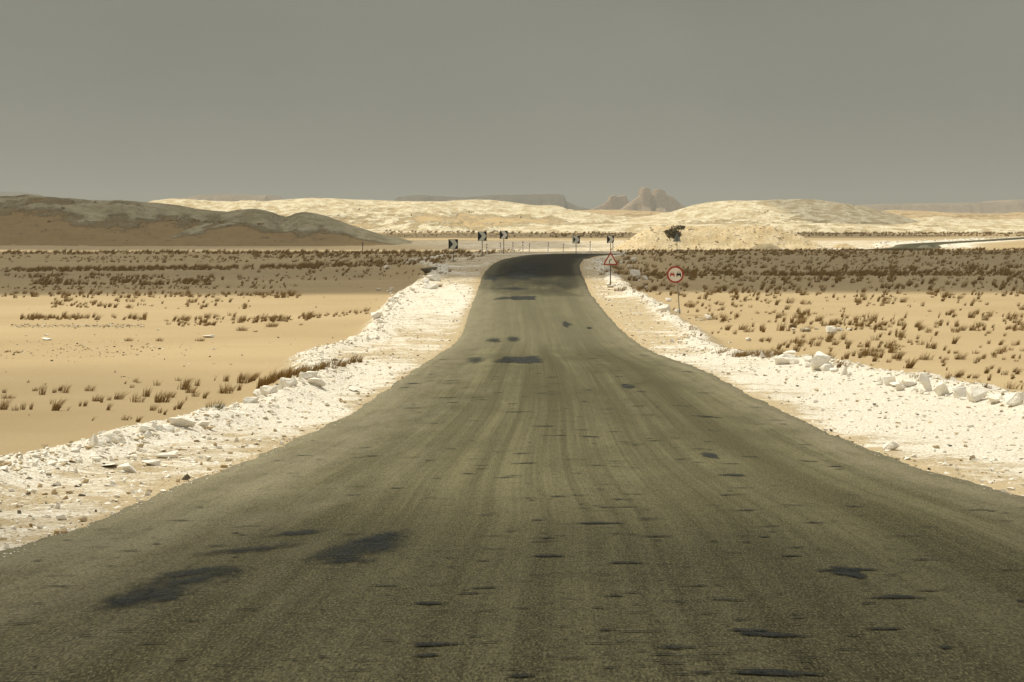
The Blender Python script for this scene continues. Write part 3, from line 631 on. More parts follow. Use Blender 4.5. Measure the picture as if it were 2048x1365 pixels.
S5 = [ # zoom coordinates (bottom centre), w, h
 (492, 895, 62, 74, 'spike', 'pointed white rock standing highest on the near left rubble edge'),
 (422, 915, 55, 34, 'block', 'rounded white rock just left of the pointed rock on the left rubble edge'),
 (575, 870, 38, 36, 'block', 'small white rock just right of the pointed rock on the left rubble edge'),
 (632, 845, 56, 40, 'spike', 'white peaked rock on the left rubble edge, halfway to the long slab'),
 (790, 848, 66, 44, 'spike', 'broad white peaked rock left of the long slab on the left rubble edge'),
 (905, 812, 78, 36, 'block', 'white block with a shaded end under the long slab on the left edge'),
 (985, 790, 150, 62, 'slab', 'long tilted white slab on the rubble edge left of the road'),
 (1090, 790, 80, 34, 'slab', 'white slab lying right of the long tilted slab'),
 (1180, 692, 80, 30, 'slab', 'flat white slab in front of the olive tuft on the left edge'),
 (1410, 618, 66, 42, 'block', 'rounded white boulder at the near end of the grass hedge'),
 (1525, 590, 56, 74, 'spike', 'spiky white rock beside the grass hedge left of the road'),
 (1580, 560, 60, 56, 'spike', 'second spiky white rock right of the spiky one by the grass hedge'),
 (1645, 535, 44, 46, 'spike', 'white pointed stone in front of the grass hedge'),
 (1608, 500, 36, 40, 'block', 'white stone tucked into the grass hedge left of the road'),
 (1705, 565, 110, 40, 'slab', 'broad flat white slab in front of the grass hedge'),
 (1910, 598, 66, 26, 'slab', 'flat white slab lying alone on the left shoulder near the asphalt'),
 (905, 960, 118, 36, 'slab', 'big flat white slab in the middle of the left shoulder rubble'),
 (815, 1000, 110, 34, 'slab', 'white slab with a shaded right end below the big flat slab'),
 (700, 1040, 130, 60, 'block', 'low rounded white boulder half sunk in the left shoulder'),
 (610, 1010, 150, 22, 'slab', 'thin white slab left of the half sunk boulder'),
 (280, 1000, 60, 34, 'block', 'white rock on the rubble edge nearest the left frame side'),
 (350, 985, 70, 26, 'block', 'low white rock between the pointed rock and the left frame side'),
 (252, 325, 58, 16, 'slab', 'larger of two flat white stones on open sand far left'),
 (250, 300, 26, 9, 'slab', 'smaller of two flat white stones on open sand far left'),
 (1125, 312, 70, 18, 'slab', 'flat white stone beside a small round tuft on the left sand'),
 (850, 272, 20, 10, 'block', 'tiny white stone alone on the left sand'),
 (1150, 376, 22, 8, 'block', 'tiny pale stone on the open left sand'),
 (2030, 205, 60, 40, 'block', 'white boulder at the left end of the far rubble edge'),
]
for x, y, w_, h_, k, lb in S5: put_rock(*q5(x, y), w_/2.695*.88, h_/2.695*.82, lb, k)
S7 = [
 (1092, 432, 92, 84, 'block', 'largest white boulder on the rubble edge right of the road'),
 (1180, 456, 40, 38, 'spike', 'small pointed white rock just right of the largest boulder'),
 (1130, 445, 40, 26, 'block', 'white stone at the right foot of the largest boulder'),
 (1568, 540, 66, 86, 'spike', 'tall pointed white rock on the right rubble edge'),
 (1668, 556, 76, 66, 'block', 'squared white block right of the tall pointed rock'),
 (1742, 568, 60, 58, 'block', 'white block between the squared block and the cracked one'),
 (1812, 588, 84, 70, 'block', 'upright white block in the right rubble edge, third from the tall pointed rock'),
 (1905, 600, 66, 50, 'block', 'low white rock near the right frame side'),
 (2005, 600, 104, 62, 'slab', 'large tilted white slab with a shaded underside at the right frame side'),
 (1480, 520, 84, 46, 'block', 'low broad white rock left of the tall pointed rock'),
 (1400, 512, 74, 46, 'block', 'cluster-like white rock midway along the right rubble edge'),
 (1350, 505, 46, 38, 'spike', 'small peaked white rock midway along the right rubble edge'),
 (938, 372, 70, 28, 'slab', 'grey-white slab leaning on the right rubble edge left of the largest boulder'),
 (900, 400, 120, 40, 'slab', 'long white slab below the leaning slab right of the road'),
 (787, 378, 26, 30, 'spike', 'small pointed white rock in front of the wide brown brush'),
 (1402, 822, 76, 42, 'slab', 'white stone lying alone at the right edge of the asphalt'),
 (995, 250, 52, 24, 'block', 'white stone left of the pair in the right grass field'),
 (1112, 258, 60, 34, 'block', 'white boulder in the middle of the right grass field'),
 (1160, 248, 34, 18, 'block', 'white stone touching the boulder in the right grass field'),
 (1197, 246, 26, 12, 'slab', 'small flat white stone right of the boulder in the grass field'),
 (930, 244, 22, 14, 'spike', 'small white stone at the left end of the row in the grass field'),
 (1045, 241, 24, 11, 'slab', 'small flat white stone between two boulders in the grass field'),
 (518, 194, 32, 26, 'block', 'white rock right of the round sign post'),
 (308, 150, 56, 34, 'block', 'white boulder left of the round sign post'),
 (328, 104, 32, 16, 'block', 'small white rock behind the boulder near the round sign'),
 (372, 158, 40, 16, 'slab', 'white slab at the foot of the round sign post'),
 (625, 305, 22, 16, 'spike', 'small white rock left of the wide brown brush'),
 (718, 296, 26, 18, 'block', 'small white rock above the wide brown brush'),
 (1040, 536, 22, 12, 'block', 'small brown stone on the bright right shoulder'),
 (952, 516, 14, 8, 'block', 'tiny dark stone on the bright right shoulder'),
]
for x, y, w_, h_, k, lb in S7:
    mt = M_dark if 'dark' in lb else (M_tanrock if 'brown stone' in lb else None)
    put_rock(*q7(x, y), w_/2.415, h_/2.415, lb, k, mat=mt)
put_rock(373, 963, 18, 14, 'grey stone lying on the left edge of the asphalt', 'spike', mat=M_dark)
put_rock(856, 546, 34, 11, 'dark flat slab propped on white rocks left of the bend', 'slab', mat=M_dark)
put_rock(866, 562, 24, 12, 'white rock under the dark propped slab', 'block'); put_rock(852, 566, 14, 9, 'small white rock left under the dark slab', 'block')
put_rock(858, 578, 30, 9, 'flat white rock in front of the dark propped slab', 'slab'); put_rock(880, 574, 12, 6, 'small grey rock near the dark propped slab', 'block', mat=M_tanrock)
put_rock(774, 538, 12, 7, 'single white rock in the shaded grass left of the bend', 'block'); put_rock(907, 524, 12, 6, 'white stone at the foot of the nearest arrow sign', 'block')
put_rock(1268, 556, 22, 16, 'white boulder between the bushes right of the triangle sign', 'block'); put_rock(1290, 560, 12, 9, 'small white boulder among the bushes right of the triangle sign', 'block')
put_rock(1284, 497, 12, 6, 'white stone on the crest of the right plain left of the mound', 'block'); put_rock(1268, 524, 14, 9, 'white stone high among the bushes beyond the triangle sign', 'block')
for i, (x, y, w_, h_) in enumerate([(1215, 572, 8, 7), (1227, 573, 9, 6), (1221, 575, 12, 6)]):
    put_rock(x, y, w_, h_, 'white stone packed round the foot of the triangle sign post', 'block', group='stones round the triangle sign post', name='stone', cat='stone')
# repeated stones along the edges
def edge_rocks(line, n, size, label, group, jitter=4.0):
    line = np.array(line, float)
    for i in range(n):
        q = random.uniform(0, len(line)-1); k = int(q); f = q-k
        x = line[k, 0]*(1-f)+line[min(k+1, len(line)-1), 0]*f; y = line[k, 1]*(1-f)+line[min(k+1, len(line)-1), 1]*f
        s_ = .85*random.uniform(.35, 1.0)**1.6*(size[0]+(size[1]-size[0])*(1-q/(len(line)-1)))
        kd = random.choice(['block', 'slab', 'spike', 'block']); wd_ = 'blocky' if kd == 'block' else 'flat' if kd == 'slab' else 'pointed'
        sz_ = 'small' if s_ < (size[0]+size[1])*.25 else 'larger'
        nth = ('first', 'second', 'third', 'fourth', 'last')[min(4, int(5*q/(len(line)-1)))]
        put_rock(x+random.gauss(0, jitter), y+random.gauss(0, jitter*.45)+1.5, s_*random.uniform(.9, 1.5), s_*random.uniform(.5, .9),
                 f'{sz_} {wd_} '+label+(f', {nth} fifth from the left' if n > 20 else ''), kd, group=group, name='stone', cat='stone')
edge_rocks([(0, 938), (90, 925), (160, 898), (240, 880), (330, 855), (420, 825), (500, 800), (570, 772), (640, 752)], 52, (34, 18),
           'white stone in the near left rubble edging', 'stones of the near left rubble edge')
edge_rocks([(1560, 722), (1600, 728), (1680, 745), (1750, 768), (1820, 780), (1900, 795), (1980, 802), (2048, 806)], 44, (16, 28),
           'white stone in the right rubble edging', 'stones of the right rubble edge', 5)
edge_rocks([(1290, 668), (1360, 685), (1420, 702), (1480, 715), (1560, 724)], 18, (7, 14), 'white stone along the shoulder past the wide brown brush', 'stones of the far right shoulder')
edge_rocks([(620, 698), (680, 690), (740, 678), (770, 660), (765, 640), (775, 618), (790, 600), (800, 585), (760, 582), (830, 584)], 60, (12, 12),
           'white stone in the far left rubble edge', 'stones of the far left rubble edge', 6)
edge_rocks([(1300, 600), (1330, 612), (1352, 628), (1400, 640), (1450, 668)], 18, (8, 11), 'white stone near the round sign', 'stones near the round sign')
edge_rocks([(1240, 520), (1262, 532), (1270, 548), (1280, 562), (1300, 572)], 18, (9, 9), 'white stone among the shaded bushes beyond the triangle sign', 'stones among the shaded bushes', 7)
edge_rocks([(870, 520), (900, 534), (930, 540), (880, 556), (900, 572)], 16, (6, 6), 'pale stone on the shaded shoulder left of the bend', 'stones on the shaded left shoulder', 8)
# gravel: countless
def small_stone(seed):
    r = random.Random(seed); bm = bmesh.new()
    for i in range(7): bm.verts.new(Vector((r.uniform(-.5, .5), r.uniform(-.5, .5), r.uniform(0, .7))))
    bmesh.ops.convex_hull(bm, input=bm.verts)
    for v in [v for v in bm.verts if not v.link_faces]: bm.verts.remove(v)
    bmesh.ops.triangulate(bm, faces=bm.faces)
    bm.verts.index_update(); v = np.array([list(x.co) for x in bm.verts]); f = np.array([[x.index for x in q.verts] for q in bm.faces]); bm.free(); return v, f
SP = [small_stone(i) for i in range(9)]
def scatter_mesh(name, pts, sizes, mis, mats, protos=SP, flat=(.5, 1.0), lift=-.1, **kw):
    vs, fs, mi = [], [], []; nb = 0
    for (x, y, z), s_, m_ in zip(pts, sizes, mis):
        v, f = protos[random.randrange(len(protos))]
        a = random.uniform(0, 6.283); c, s = math.cos(a), math.sin(a)
        w = np.stack([(v[:, 0]*c-v[:, 1]*s), (v[:, 0]*s+v[:, 1]*c), v[:, 2]*random.uniform(*flat)], 1)*s_
        vs.append(w+[x, y, z+lift*s_]); fs.append(f+nb); nb += len(v); mi.append(np.full(len(f), m_))
    o = mesh_np(name, np.concatenate(vs), np.concatenate(fs), mats=mats, mi=np.concatenate(mi))
    return tag(o, **kw)
n = 26000
Yg = 14*np.exp(rng.random(n)**1.15*math.log(260/14)); side = rng.random(n) < .5
shw = shoulder(np.where(side, -1, 1), Yg); q = rng.random(n)
sg_ = np.where(side, -1, 1); lo = np.where(q < .30, rng.normal(0, .28, n)+shw-.3, rng.random(n)*(shw+.50)-.10)
yy = np.interp(Yg, RC[:600, 1], np.arange(600)) if False else None
m_ = (RC[:, 0] < 8) & (RC[:, 1] < 300)
XLi = np.interp(Yg, RC[m_, 1], RL[m_, 0]); XRi = np.interp(Yg, RC[m_, 1], RR[m_, 0])
Xg = np.where(side, XLi-lo, XRi+lo); Zg = gz(Xg, Yg); Zg = np.where(lo < 0.02, road_z(Xg, Yg), Zg)
sz = .016+.075*rng.random(n)**4.5+np.where(q < .30, .06*rng.random(n)**2.5, 0); sz *= 1+Yg/140; sz = np.where(lo < .05, np.minimum(sz, .018), sz*.9)
tone = rng.random(n); mis = np.where(tone < .80, 0, np.where(tone < .97, 1, 2))
scatter_mesh('gravel', np.stack([Xg, Yg, Zg], 1), sz, mis, [M_rock, M_tanrock, M_dark], kind='stuff', label='loose white and tan gravel on both road shoulders', cat='gravel')
k = 2600; pb = []
for i in range(k):
    c_ = random.random()
    if c_ < .30: pb.append(q5(random.uniform(60, 780), 250+random.gauss(0, 5)))
    elif c_ < .5: pb.append(q5(random.gauss(450, 350), random.uniform(330, 420)))
    elif c_ < .75: pb.append((random.uniform(0, 2048), random.uniform(600, 760)))
    else: pb.append((random.uniform(0, 2048), random.uniform(500, 600)))
pb = np.array(pb); bx_, by_ = hit(pb[:, 0], pb[:, 1]); ok = np.isfinite(bx_); bx_, by_ = bx_[ok], by_[ok]
se_ = road_near(bx_, by_)[0]; ok = se_ > 2; bx_, by_ = bx_[ok], by_[ok]
scatter_mesh('pebbles', np.stack([bx_, by_, gz(bx_, by_)], 1), (.012+.05*rng.random(len(bx_))**3)*(1+by_/110), rng.choice([1, 2, 2, 0, 1], len(bx_)), [M_rock, M_tanrock, M_dark], kind='stuff',
             label='small dark and tan pebbles strewn on the open sand', cat='pebbles')
# rubble on the mound
mX, mY, mZ = mg; k = 1500; ii = rng.integers(0, 22, k); jj = rng.integers(8, mX.shape[1]-8, k)
sel = vnoise(mX[ii, jj]*.35, mY[ii, jj]*.3, 5) > rng.random(k)*.75
ii = ii[sel]; jj = jj[sel]
o = scatter_mesh('rubble_stones', np.stack([mX[ii, jj]-mound.location[0], mY[ii, jj]-mound.location[1], mZ[ii, jj]-mound.location[2]], 1), .12+.40*rng.random(len(ii))**4, np.where(rng.random(len(ii)) < .7, 0, 1), [M_rock, M_tanrock], kind='stuff')
o.parent = mound
# white stones along the distant road banks
k = 500; t_ = rng.random(k); Yb = 400+t_*330; m2 = RC[:, 1] > 385
Xb = np.interp(Yb, RC[m2, 1], RC[m2, 0])+(fr_ := np.where(rng.random(k) < .5, -1, 1))*(4.3+rng.random(k)*1.6)
scatter_mesh('bank_rubble', np.stack([Xb, Yb, gz(Xb, Yb)], 1), np.where(fr_ < 0, .25+.5*rng.random(k)**2, .08+.12*rng.random(k)), np.zeros(k, int), [M_rock], kind='stuff', label='white rubble banks along the distant road on the right', cat='rubble')
# ------------------------------------------------------------------ grass
def tuft(seed, nb, h=1.0, spread=.28, lean=.45, wid=.035, fan=.5):
    r = random.Random(seed); v, f, tip = [], [], []
    for i in range(nb):
        a = r.uniform(0, 6.283); rr = spread*math.sqrt(r.random()); bx, by = rr*math.cos(a), rr*math.sin(a)
        hh = h*r.uniform(.35, 1)*(1-.25*rr/spread); lx = lean*r.uniform(.3, 1.2)+fan*bx+r.gauss(0, .10); ly = fan*by+r.gauss(0, .14)
        wd = wid*r.uniform(.6, 1.3); wa = r.uniform(0, math.pi); wx, wy = math.cos(wa)*wd/2, math.sin(wa)*wd/2*.6
        b0 = len(v)
        for k, (tt, ww) in enumerate(((0, 1.0), (.4, .9), (.75, .55))):
            x = bx+lx*hh*tt**1.6; y = by+ly*hh*tt**1.6; z = hh*tt-.03
            v += [(x-wx*ww, y-wy*ww, z), (x+wx*ww, y+wy*ww, z)]; tip += [tt, tt]
        v.append((bx+lx*hh, by+ly*hh, hh*.97)); tip.append(1)
        f += [(b0, b0+1, b0+3), (b0, b0+3, b0+2), (b0+2, b0+3, b0+5), (b0+2, b0+5, b0+4), (b0+4, b0+5, b0+6)]
    return np.array(v), np.array(f), np.array(tip)
TV = {'tuft': [tuft(i, 46+10*(i % 4), spread=.16+.10*(i % 3), lean=.30+.15*(i % 4), wid=.030, fan=1.1) for i in range(10)],
      'spike': [tuft(20+i, 11, spread=.05, lean=.3+.12*i, wid=.032, fan=2.0) for i in range(5)],
      'bush': [tuft(40+i, 120, spread=.55, lean=.30, wid=.028, fan=.75) for i in range(4)],
      'far': [tuft(60+i, 13, spread=.30+.08*(i % 3), lean=.35, wid=.13, fan=.5) for i in range(8)]}
TM = {}
for k in ('tuft', 'spike', 'bush'):
    for mt in (M_grass, M_grassg):
        L_ = []
        for v, f, tip in TV[k]:
            me = bpy.data.meshes.new('grass_tuft'); me.from_pydata(v.tolist(), [], f.tolist()); me.materials.append(mt)
            at = me.attributes.new('tip', 'FLOAT', 'POINT'); at.data.foreach_set('value', tip.astype(np.float32)); L_.append(me)
        TM[(k, mt.name)] = L_
T = []       # px, py, height in image px, kind, label, group, material
def add(px, py, h, kind='tuft', label=None, group=None, mat=None): T.append((px, py, h, kind, label, group, mat))
g1 = 'tufts of the near left field'
near = [(10,700,60),(30,640,30),(80,705,35),(120,700,40),(165,700,40),(225,620,55),(240,565,12),(150,555,15),(185,600,25),(290,610,30),(320,600,35),(345,610,45),(270,670,35),
 (295,705,65),(365,705,35),(430,682,30),(455,682,35),(480,600,35),(515,655,40),(545,662,35),(580,703,40),(585,650,25),(635,645,45),(497,760,35),(155,732,12),(672,562,18),(725,552,25),
 (745,557,18),(710,582,20),(845,570,35),(735,660,55),(785,630,50),(820,705,40),(860,718,30),(885,728,30),(850,662,62),(880,660,56),(915,635,35),(962,697,50),(940,702,30),(1000,650,35),
 (960,545,25),(985,592,60),(1000,580,50),(1025,610,45),(1060,572,40),(1050,630,40),(1100,640,40),(1155,545,35),(1190,612,40),(1220,612,60),(1215,548,40),(1285,597,40),(1310,558,60),
 (1345,552,40),(1390,596,60),(1412,580,60),(1380,525,30),(1440,572,60),(1470,540,50),(672,757,30),(705,752,18),(740,767,35),(1360,545,45),(1300,540,40),(1240,600,40),(60,640,25),(20,610,25)]
for x, y, h in near:
    px, py = q5(x, y); add(px, py, h/2.695*1.15, 'spike' if h < 36 and random.random() < .6 else 'tuft', 'brown windblown tuft on the sand of the near left field', g1)
add(*q5(1155, 690), 24, 'bush', 'olive green tuft beside the left rubble edge, before the grass hedge', None, M_grassg)
for i in range(34):
    t_ = i/33; x = np.interp(t_, [0, .3, .55, .75, 1], [1420, 1560, 1660, 1760, 1935]); y = np.interp(t_, [0, .3, .55, .75, 1], [572, 528, 500, 482, 446])
    px, py = q5(x+random.gauss(0, 8), y+random.gauss(0, 5)); add(px, py, random.uniform(19, 28)*(1-.25*t_), 'tuft', f"{'wide' if i % 2 else 'upright'} brown tuft in the grass hedge behind the left rubble, {('near end', 'near half', 'middle', 'far half', 'far end')[min(4, i//7)]}", 'tufts of the grass hedge')
for i, (x, nm) in enumerate([(693, 'leftmost'), (858, 'middle'), (1075, 'rightmost')]):
    px, py = q5(x, 331); add(px, py, 11, 'bush', nm+' of three small round tufts standing alone on the left sand')
for i in range(8):
    px, py = q5(random.uniform(25, 125), 392+random.gauss(0, 4)); add(px, py, 6, 'tuft', 'flattened dark tuft lying on open sand at the far left', 'flattened tufts on open left sand')
for i in range(9):
    px, py = q5(random.choice([random.uniform(290, 365), random.uniform(690, 780), random.uniform(430, 480)]), 372+random.gauss(0, 6)); add(px, py, 4, 'tuft')
px, py = q7(735, 368)
for i in range(11): add(px-32+i*7+random.gauss(0, 2), py+random.gauss(0, 1.5), random.uniform(13, 20), 'bush', 'brown bush of the wide brush behind the right rubble edge', 'wide brown brush right of the road')
px, py = q7(590, 352); add(px, py, 15, 'bush', 'brown tuft just left of the wide brush right of the road')
px, py = q7(855, 360)
for i in range(4): add(px-8+i*6, py+random.gauss(0, 1.5), random.uniform(14, 20), 'tuft', 'tall brown tuft just right of the wide brush', 'tufts right of the wide brush')
for x, y, h in [(485, 272, 22), (440, 242, 26), (540, 262, 18), (568, 258, 14), (1150, 425, 45), (1250, 420, 26), (1490, 428, 60)]:
    px, py = q7(x, y); add(px, py, h/2.415, 'bush' if h < 40 else 'tuft', 'brown tuft between the right shoulder and the grass field', 'tufts at the edge of the right field')
for i in range(26):
    a = math.pi*i/25; px, py = q7(1740-105*math.cos(a), 515-42*math.sin(a)); add(px, py+random.gauss(0, 1), 7, 'spike', 'short grey-green stem in the low arching clump behind the right rubble', 'arching clump behind the right rubble', M_grassg)
# bushes by the triangle sign
for x, y, h in [(1215, 545, 12), (1226, 536, 14), (1236, 540, 14), (1247, 550, 18), (1240, 527, 12), (1262, 528, 12), (1300, 552, 12), (1318, 556, 13), (1240, 583, 15), (1260, 574, 10), (1275, 581, 10), (1290, 571, 9),
                (1307, 578, 9), (1252, 520, 10), (1204, 550, 9), (1278, 578, 9), (1350, 588, 10), (1232, 548, 12)]:
    add(x, y, h, 'bush', f"{'larger' if h > 13 else 'smaller'} dark bush {'left' if x < 1238 else 'centre' if x < 1270 else 'right'} {'back' if y < 545 else 'front'} among white stones beyond the triangle sign", 'bushes beyond the triangle sign')
for x, y in [(945, 517), (957, 515), (965, 512), (975, 509), (985, 508), (940, 520)]: add(x, y, 7, 'bush', 'low brown bush behind the nearest arrow sign', 'bushes behind the arrow signs')
def band(x0, y0, x1, y1, th, n, h, kind='tuft', clump=.02, seed=0, label=None, group=None, thr=.0):
    n = int(n*1.5); h *= .9
    c = 0; g = 0
    while c < n and g < n*20:
        g += 1
        t_ = random.random(); x = x0+(x1-x0)*t_; y = y0+(y1-y0)*t_+random.uniform(-th, th)
        if vnoise(x*clump, y*clump*4, seed) < thr+random.random()*.5: continue
        add(x, y, random.choice([random.uniform(.4, .8), random.uniform(.7, 1.3)])*h, kind, label, group); c += 1
gl = 'tufts of the middle left field'; ll = 'brown windblown tuft in the sunlit middle of the left field'
band(40, 638, 290, 638, 3, 46, 13, label=ll, group=gl, seed=3, thr=.1); band(330, 650, 470, 640, 9, 36, 12, label=ll, group=gl, seed=4)
band(470, 643, 620, 637, 6, 34, 13, label=ll, group=gl, seed=5); band(620, 636, 740, 625, 3, 18, 9, label=ll, group=gl, seed=6)
for x, y, h in [(1300, 275, 36), (1460, 255, 40), (1375, 282, 16), (1480, 250, 24), (1620, 245, 16), (1135, 245, 26)]:
    px, py = q5(x, y); add(px, py, h/2.695, 'bush', 'rounder dark tuft in front of the middle left grass rows', 'round tufts before the left grass rows')
band(0, 592, 600, 592, 5, 120, 10, label=ll, group=gl, seed=7, thr=.1); band(100, 608, 500, 612, 8, 60, 10, label=ll, group=gl, seed=8, thr=.2)
# shaded left field
sl = 'dark tuft in the cloud-shaded far part of the left field'
band(0, 542, 640, 535, 3.5, 420, 8, 'tuft', seed=11); band(0, 552, 500, 560, 5, 120, 8, seed=12, thr=.1); band(60, 566, 420, 566, 5, 170, 9, seed=13, thr=.15)
band(0, 578, 600, 574, 4, 90, 7, seed=14); band(600, 535, 900, 522, 5, 140, 9, seed=15); band(450, 560, 900, 540, 12, 60, 8, seed=16)
band(0, 520, 900, 518, 7, 200, 6, seed=17); band(0, 507, 960, 506, 3.0, 520, 6.5, seed=18, clump=.05); band(500, 512, 950, 510, 5, 160, 7, seed=19)
band(960, 506, 1040, 502, 2, 30, 5, seed=20)
# right field
def rband(ya, yb, n, h, thr=0.0, seed=0, lab=True):
    n = int(n*(1.5 if yb > 600 else 1.35)); h *= .95
    c = 0; g = 0
    while c < n and g < n*30:
        g += 1; y = random.uniform(ya, yb); xl = np.interp(y, [500, 520, 560, 590, 610, 640, 680, 700, 720, 745, 770, 790], [1240, 1245, 1250, 1270, 1300, 1400, 1480, 1560, 1640, 1720, 1880, 2100])
        x = random.uniform(xl, 2090)
        if vnoise(x*.012, y*.07, seed) < thr+random.random()*.55: continue
        add(x, y, random.choice([random.uniform(.4, .8), random.uniform(.7, 1.35)])*h*np.interp(y, [500, 600, 700, 780], [.95, 1, 1.05, 1.1]), 'spike' if random.random() < .25 else 'tuft',
            'brown windblown tuft in the sunlit right field' if y > 585 and lab else None, 'tufts of the sunlit right field' if y > 585 and lab else None); c += 1
rband(715, 780, 44, 15, .1, 21); rband(660, 720, 95, 15, .12, 22); rband(636, 662, 105, 14, .05, 23); rband(612, 636, 50, 11, .15, 24)
rband(590, 614, 90, 11, .12, 25); rband(560, 592, 190, 11, .05, 26); rband(535, 562, 330, 9, 0, 27); rband(505, 538, 430, 7, 0, 28)
band(1300, 549, 2090, 549, 3.5, 460, 8, seed=29); band(1235, 502, 2090, 500, 1.8, 560, 5, seed=30, clump=.05); band(1250, 508, 2090, 507, 4, 320, 6, seed=31)
# the fields go on beyond both sides of the frame
for (ya, yb, n_, h_) in ((505, 535, 500, 6), (535, 562, 420, 8), (562, 600, 260, 9), (600, 700, 160, 12), (700, 790, 50, 15)):
    for i in range(n_):
        y = random.uniform(ya, yb); add(random.uniform(2095, 2800), y, random.uniform(.5, 1.2)*h_)
        if y < 660 or random.random() < .3: add(random.uniform(-750, -8), y, random.uniform(.5, 1.2)*h_)
for i in range(500): add(random.choice([random.uniform(2095, 2700), random.uniform(-700, 0)]), random.uniform(546, 552) if i % 2 else random.uniform(538, 544), 8)
# distant brush
for (x0, x1, y0, y1, n, h) in [(768, 1262, 466, 463, 300, 4.6), (770, 1262, 468, 474, 140, 3.6), (1575, 2090, 464, 461.5, 420, 4.6), (1590, 2090, 468, 467, 420, 4.2), (1600, 2090, 472, 472, 190, 3.8), (1100, 1262, 469, 475, 120, 4)]:
    for i in range(n): add(random.uniform(x0, x1), (y0+y1)/2+random.uniform(-1, 1)*(abs(y1-y0)/2+1.2), random.uniform(.6, 1.1)*h, 'far')
arr = np.array([(t[0], t[1]) for t in T]); hx, hy = hit(arr[:, 0], arr[:, 1]); hz = gz(hx, hy)
s_e, sg_e, _, _ = road_near(np.nan_to_num(hx), np.nan_to_num(hy))
items = []
for t, x, y, z, se in zip(T, hx, hy, hz, s_e):
    if not np.isfinite(x) or se < .3: continue
    if t[4] is None and t[3] != 'far' and se < 1.2: continue
    items.append((t[2], t, (x, y, z)))
items.sort(key=lambda q: -(q[0]+(100 if q[1][4] and 'field' not in q[1][4] else 0)))
def qual(px, py, h, lab):
    size = 'tiny' if h < 9.5 else 'small' if h < 12.5 else 'medium' if h < 16 else 'tall'
    if 'right field' in lab:
        w1 = 'behind the round sign' if px < 1500 else 'above the largest boulder' if px < 1700 else 'between boulder and frame side' if px < 1880 else 'near the right frame side'
        w2 = 'back' if py < 620 else 'upper' if py < 645 else 'middle' if py < 680 else 'lower' if py < 720 else 'front'
        return f'{size} brown tuft in the {w2} sunlit right field, {w1}'
    w1 = 'at the left frame side' if px < 130 else 'left of centre' if px < 270 else 'right of centre' if px < 400 else 'close to the rubble edge'
    w2 = 'back' if py < 600 else 'upper' if py < 632 else 'middle' if py < 700 else 'lower' if py < 795 else 'front'
    return f'{size} windblown tuft in the {w2} sunlit left field, {w1}'
indiv = [q for q in items if q[1][4]][:300]; ids = {id(q) for q in indiv}
for hpx, t, (x, y, z) in indiv:
    k = t[3] if t[3] != 'far' else 'tuft'; mt = t[6] or M_grass; L_ = TM[(k, mt.name)]
    o = bpy.data.objects.new('bush' if k == 'bush' and 'bush' in t[4] else 'grass_tuft', random.choice(L_)); col.objects.link(o)
    hm = hpx*y/F*(1.35 if k != 'bush' else 1.15); wf = random.uniform(.85, 1.3)
    o.scale = (hm*wf, hm*wf, hm); o.location = (x, y, z-.02); o.rotation_euler = (0, 0, random.uniform(-.4, .4))
    lab_ = qual(t[0], t[1], t[2], t[4]) if 'field' in t[4] and t[5] in ('tufts of the near left field', 'tufts of the middle left field', 'tufts of the sunlit right field') else t[4]
    tag(o, lab_, 'bush' if o.name.startswith('bush') else 'grass tuft', t[5])
from mathutils.bvhtree import BVHTree
hb = [BVHTree.FromPolygons([v.co for v in h.data.vertices], [tuple(p.vertices) for p in h.data.polygons]) for h in HILLS]
spots = [(97, 445, 5), (91, 462, 5), (145, 405, 4), (190, 405, 4), (125, 417, 5), (128, 418, 4), (112, 394, 4), (22, 429, 3), (48, 431, 3), (285, 455, 3), (300, 468, 3), (253, 483, 3), (380, 455, 3), (478, 493, 3),
         (718, 420, 4), (822, 432, 5), (945, 426, 5), (938, 425, 4), (1041, 436, 5), (1000, 447, 3), (760, 455, 3), (1535, 424, 5), (1530, 426, 4)]
for i in range(46):
    t_ = random.random(); spots.append((335+190*t_+random.gauss(0, 4), 441+8*t_+random.gauss(0, 1.3), random.uniform(2, 4.5)))
for i in range(40): spots.append((random.uniform(0, 800), random.uniform(430, 495), random.uniform(1.5, 3)))
for i in range(30): spots.append((random.uniform(600, 1800), random.uniform(412, 455), random.uniform(1.5, 3)))
for px, py, h in spots:
    a, b = ray(px, py); d = Vector((float(a), 1, float(b))).normalized(); best = None
    for bv in hb:
        r = bv.ray_cast(Vector((0, 0, CZ)), d, 5000)
        if r[0] is not None and (best is None or r[0].y < best.y): best = r[0]
    if best is not None: items.append((h, (px, py, h, 'far', None, None, None), tuple(best)))
for part in ('near', 'far'):
    vs, fs, tp = [], [], []; nb = 0
    for q in items:
        if id(q) in ids: continue
        hpx, t, (x, y, z) = q
        if (y > 470) != (part == 'far'): continue
        v, f, tip = random.choice(TV['far'] if hpx < 6.5 or t[3] == 'far' else TV['tuft'])
        hm = hpx*y/F*1.4; a = random.uniform(-.5, .5); c, s = math.cos(a), math.sin(a); wf = random.uniform(.75, 1.25)
        vs.append(np.stack([(v[:, 0]*c-v[:, 1]*s)*wf, (v[:, 0]*s+v[:, 1]*c)*wf, v[:, 2]], 1)*hm+[x, y, z-.02]); fs.append(f+nb); nb += len(v); tp.append(tip)
    o = mesh_np('dry_grass', np.concatenate(vs), np.concatenate(fs), M_grass, attrs={'tip': np.concatenate(tp)})
    tag(o, 'dense dry brown brush covering the far plains on both sides' if part == 'near' else 'distant strip of dark brush below the pale hills', 'brush', kind='stuff')
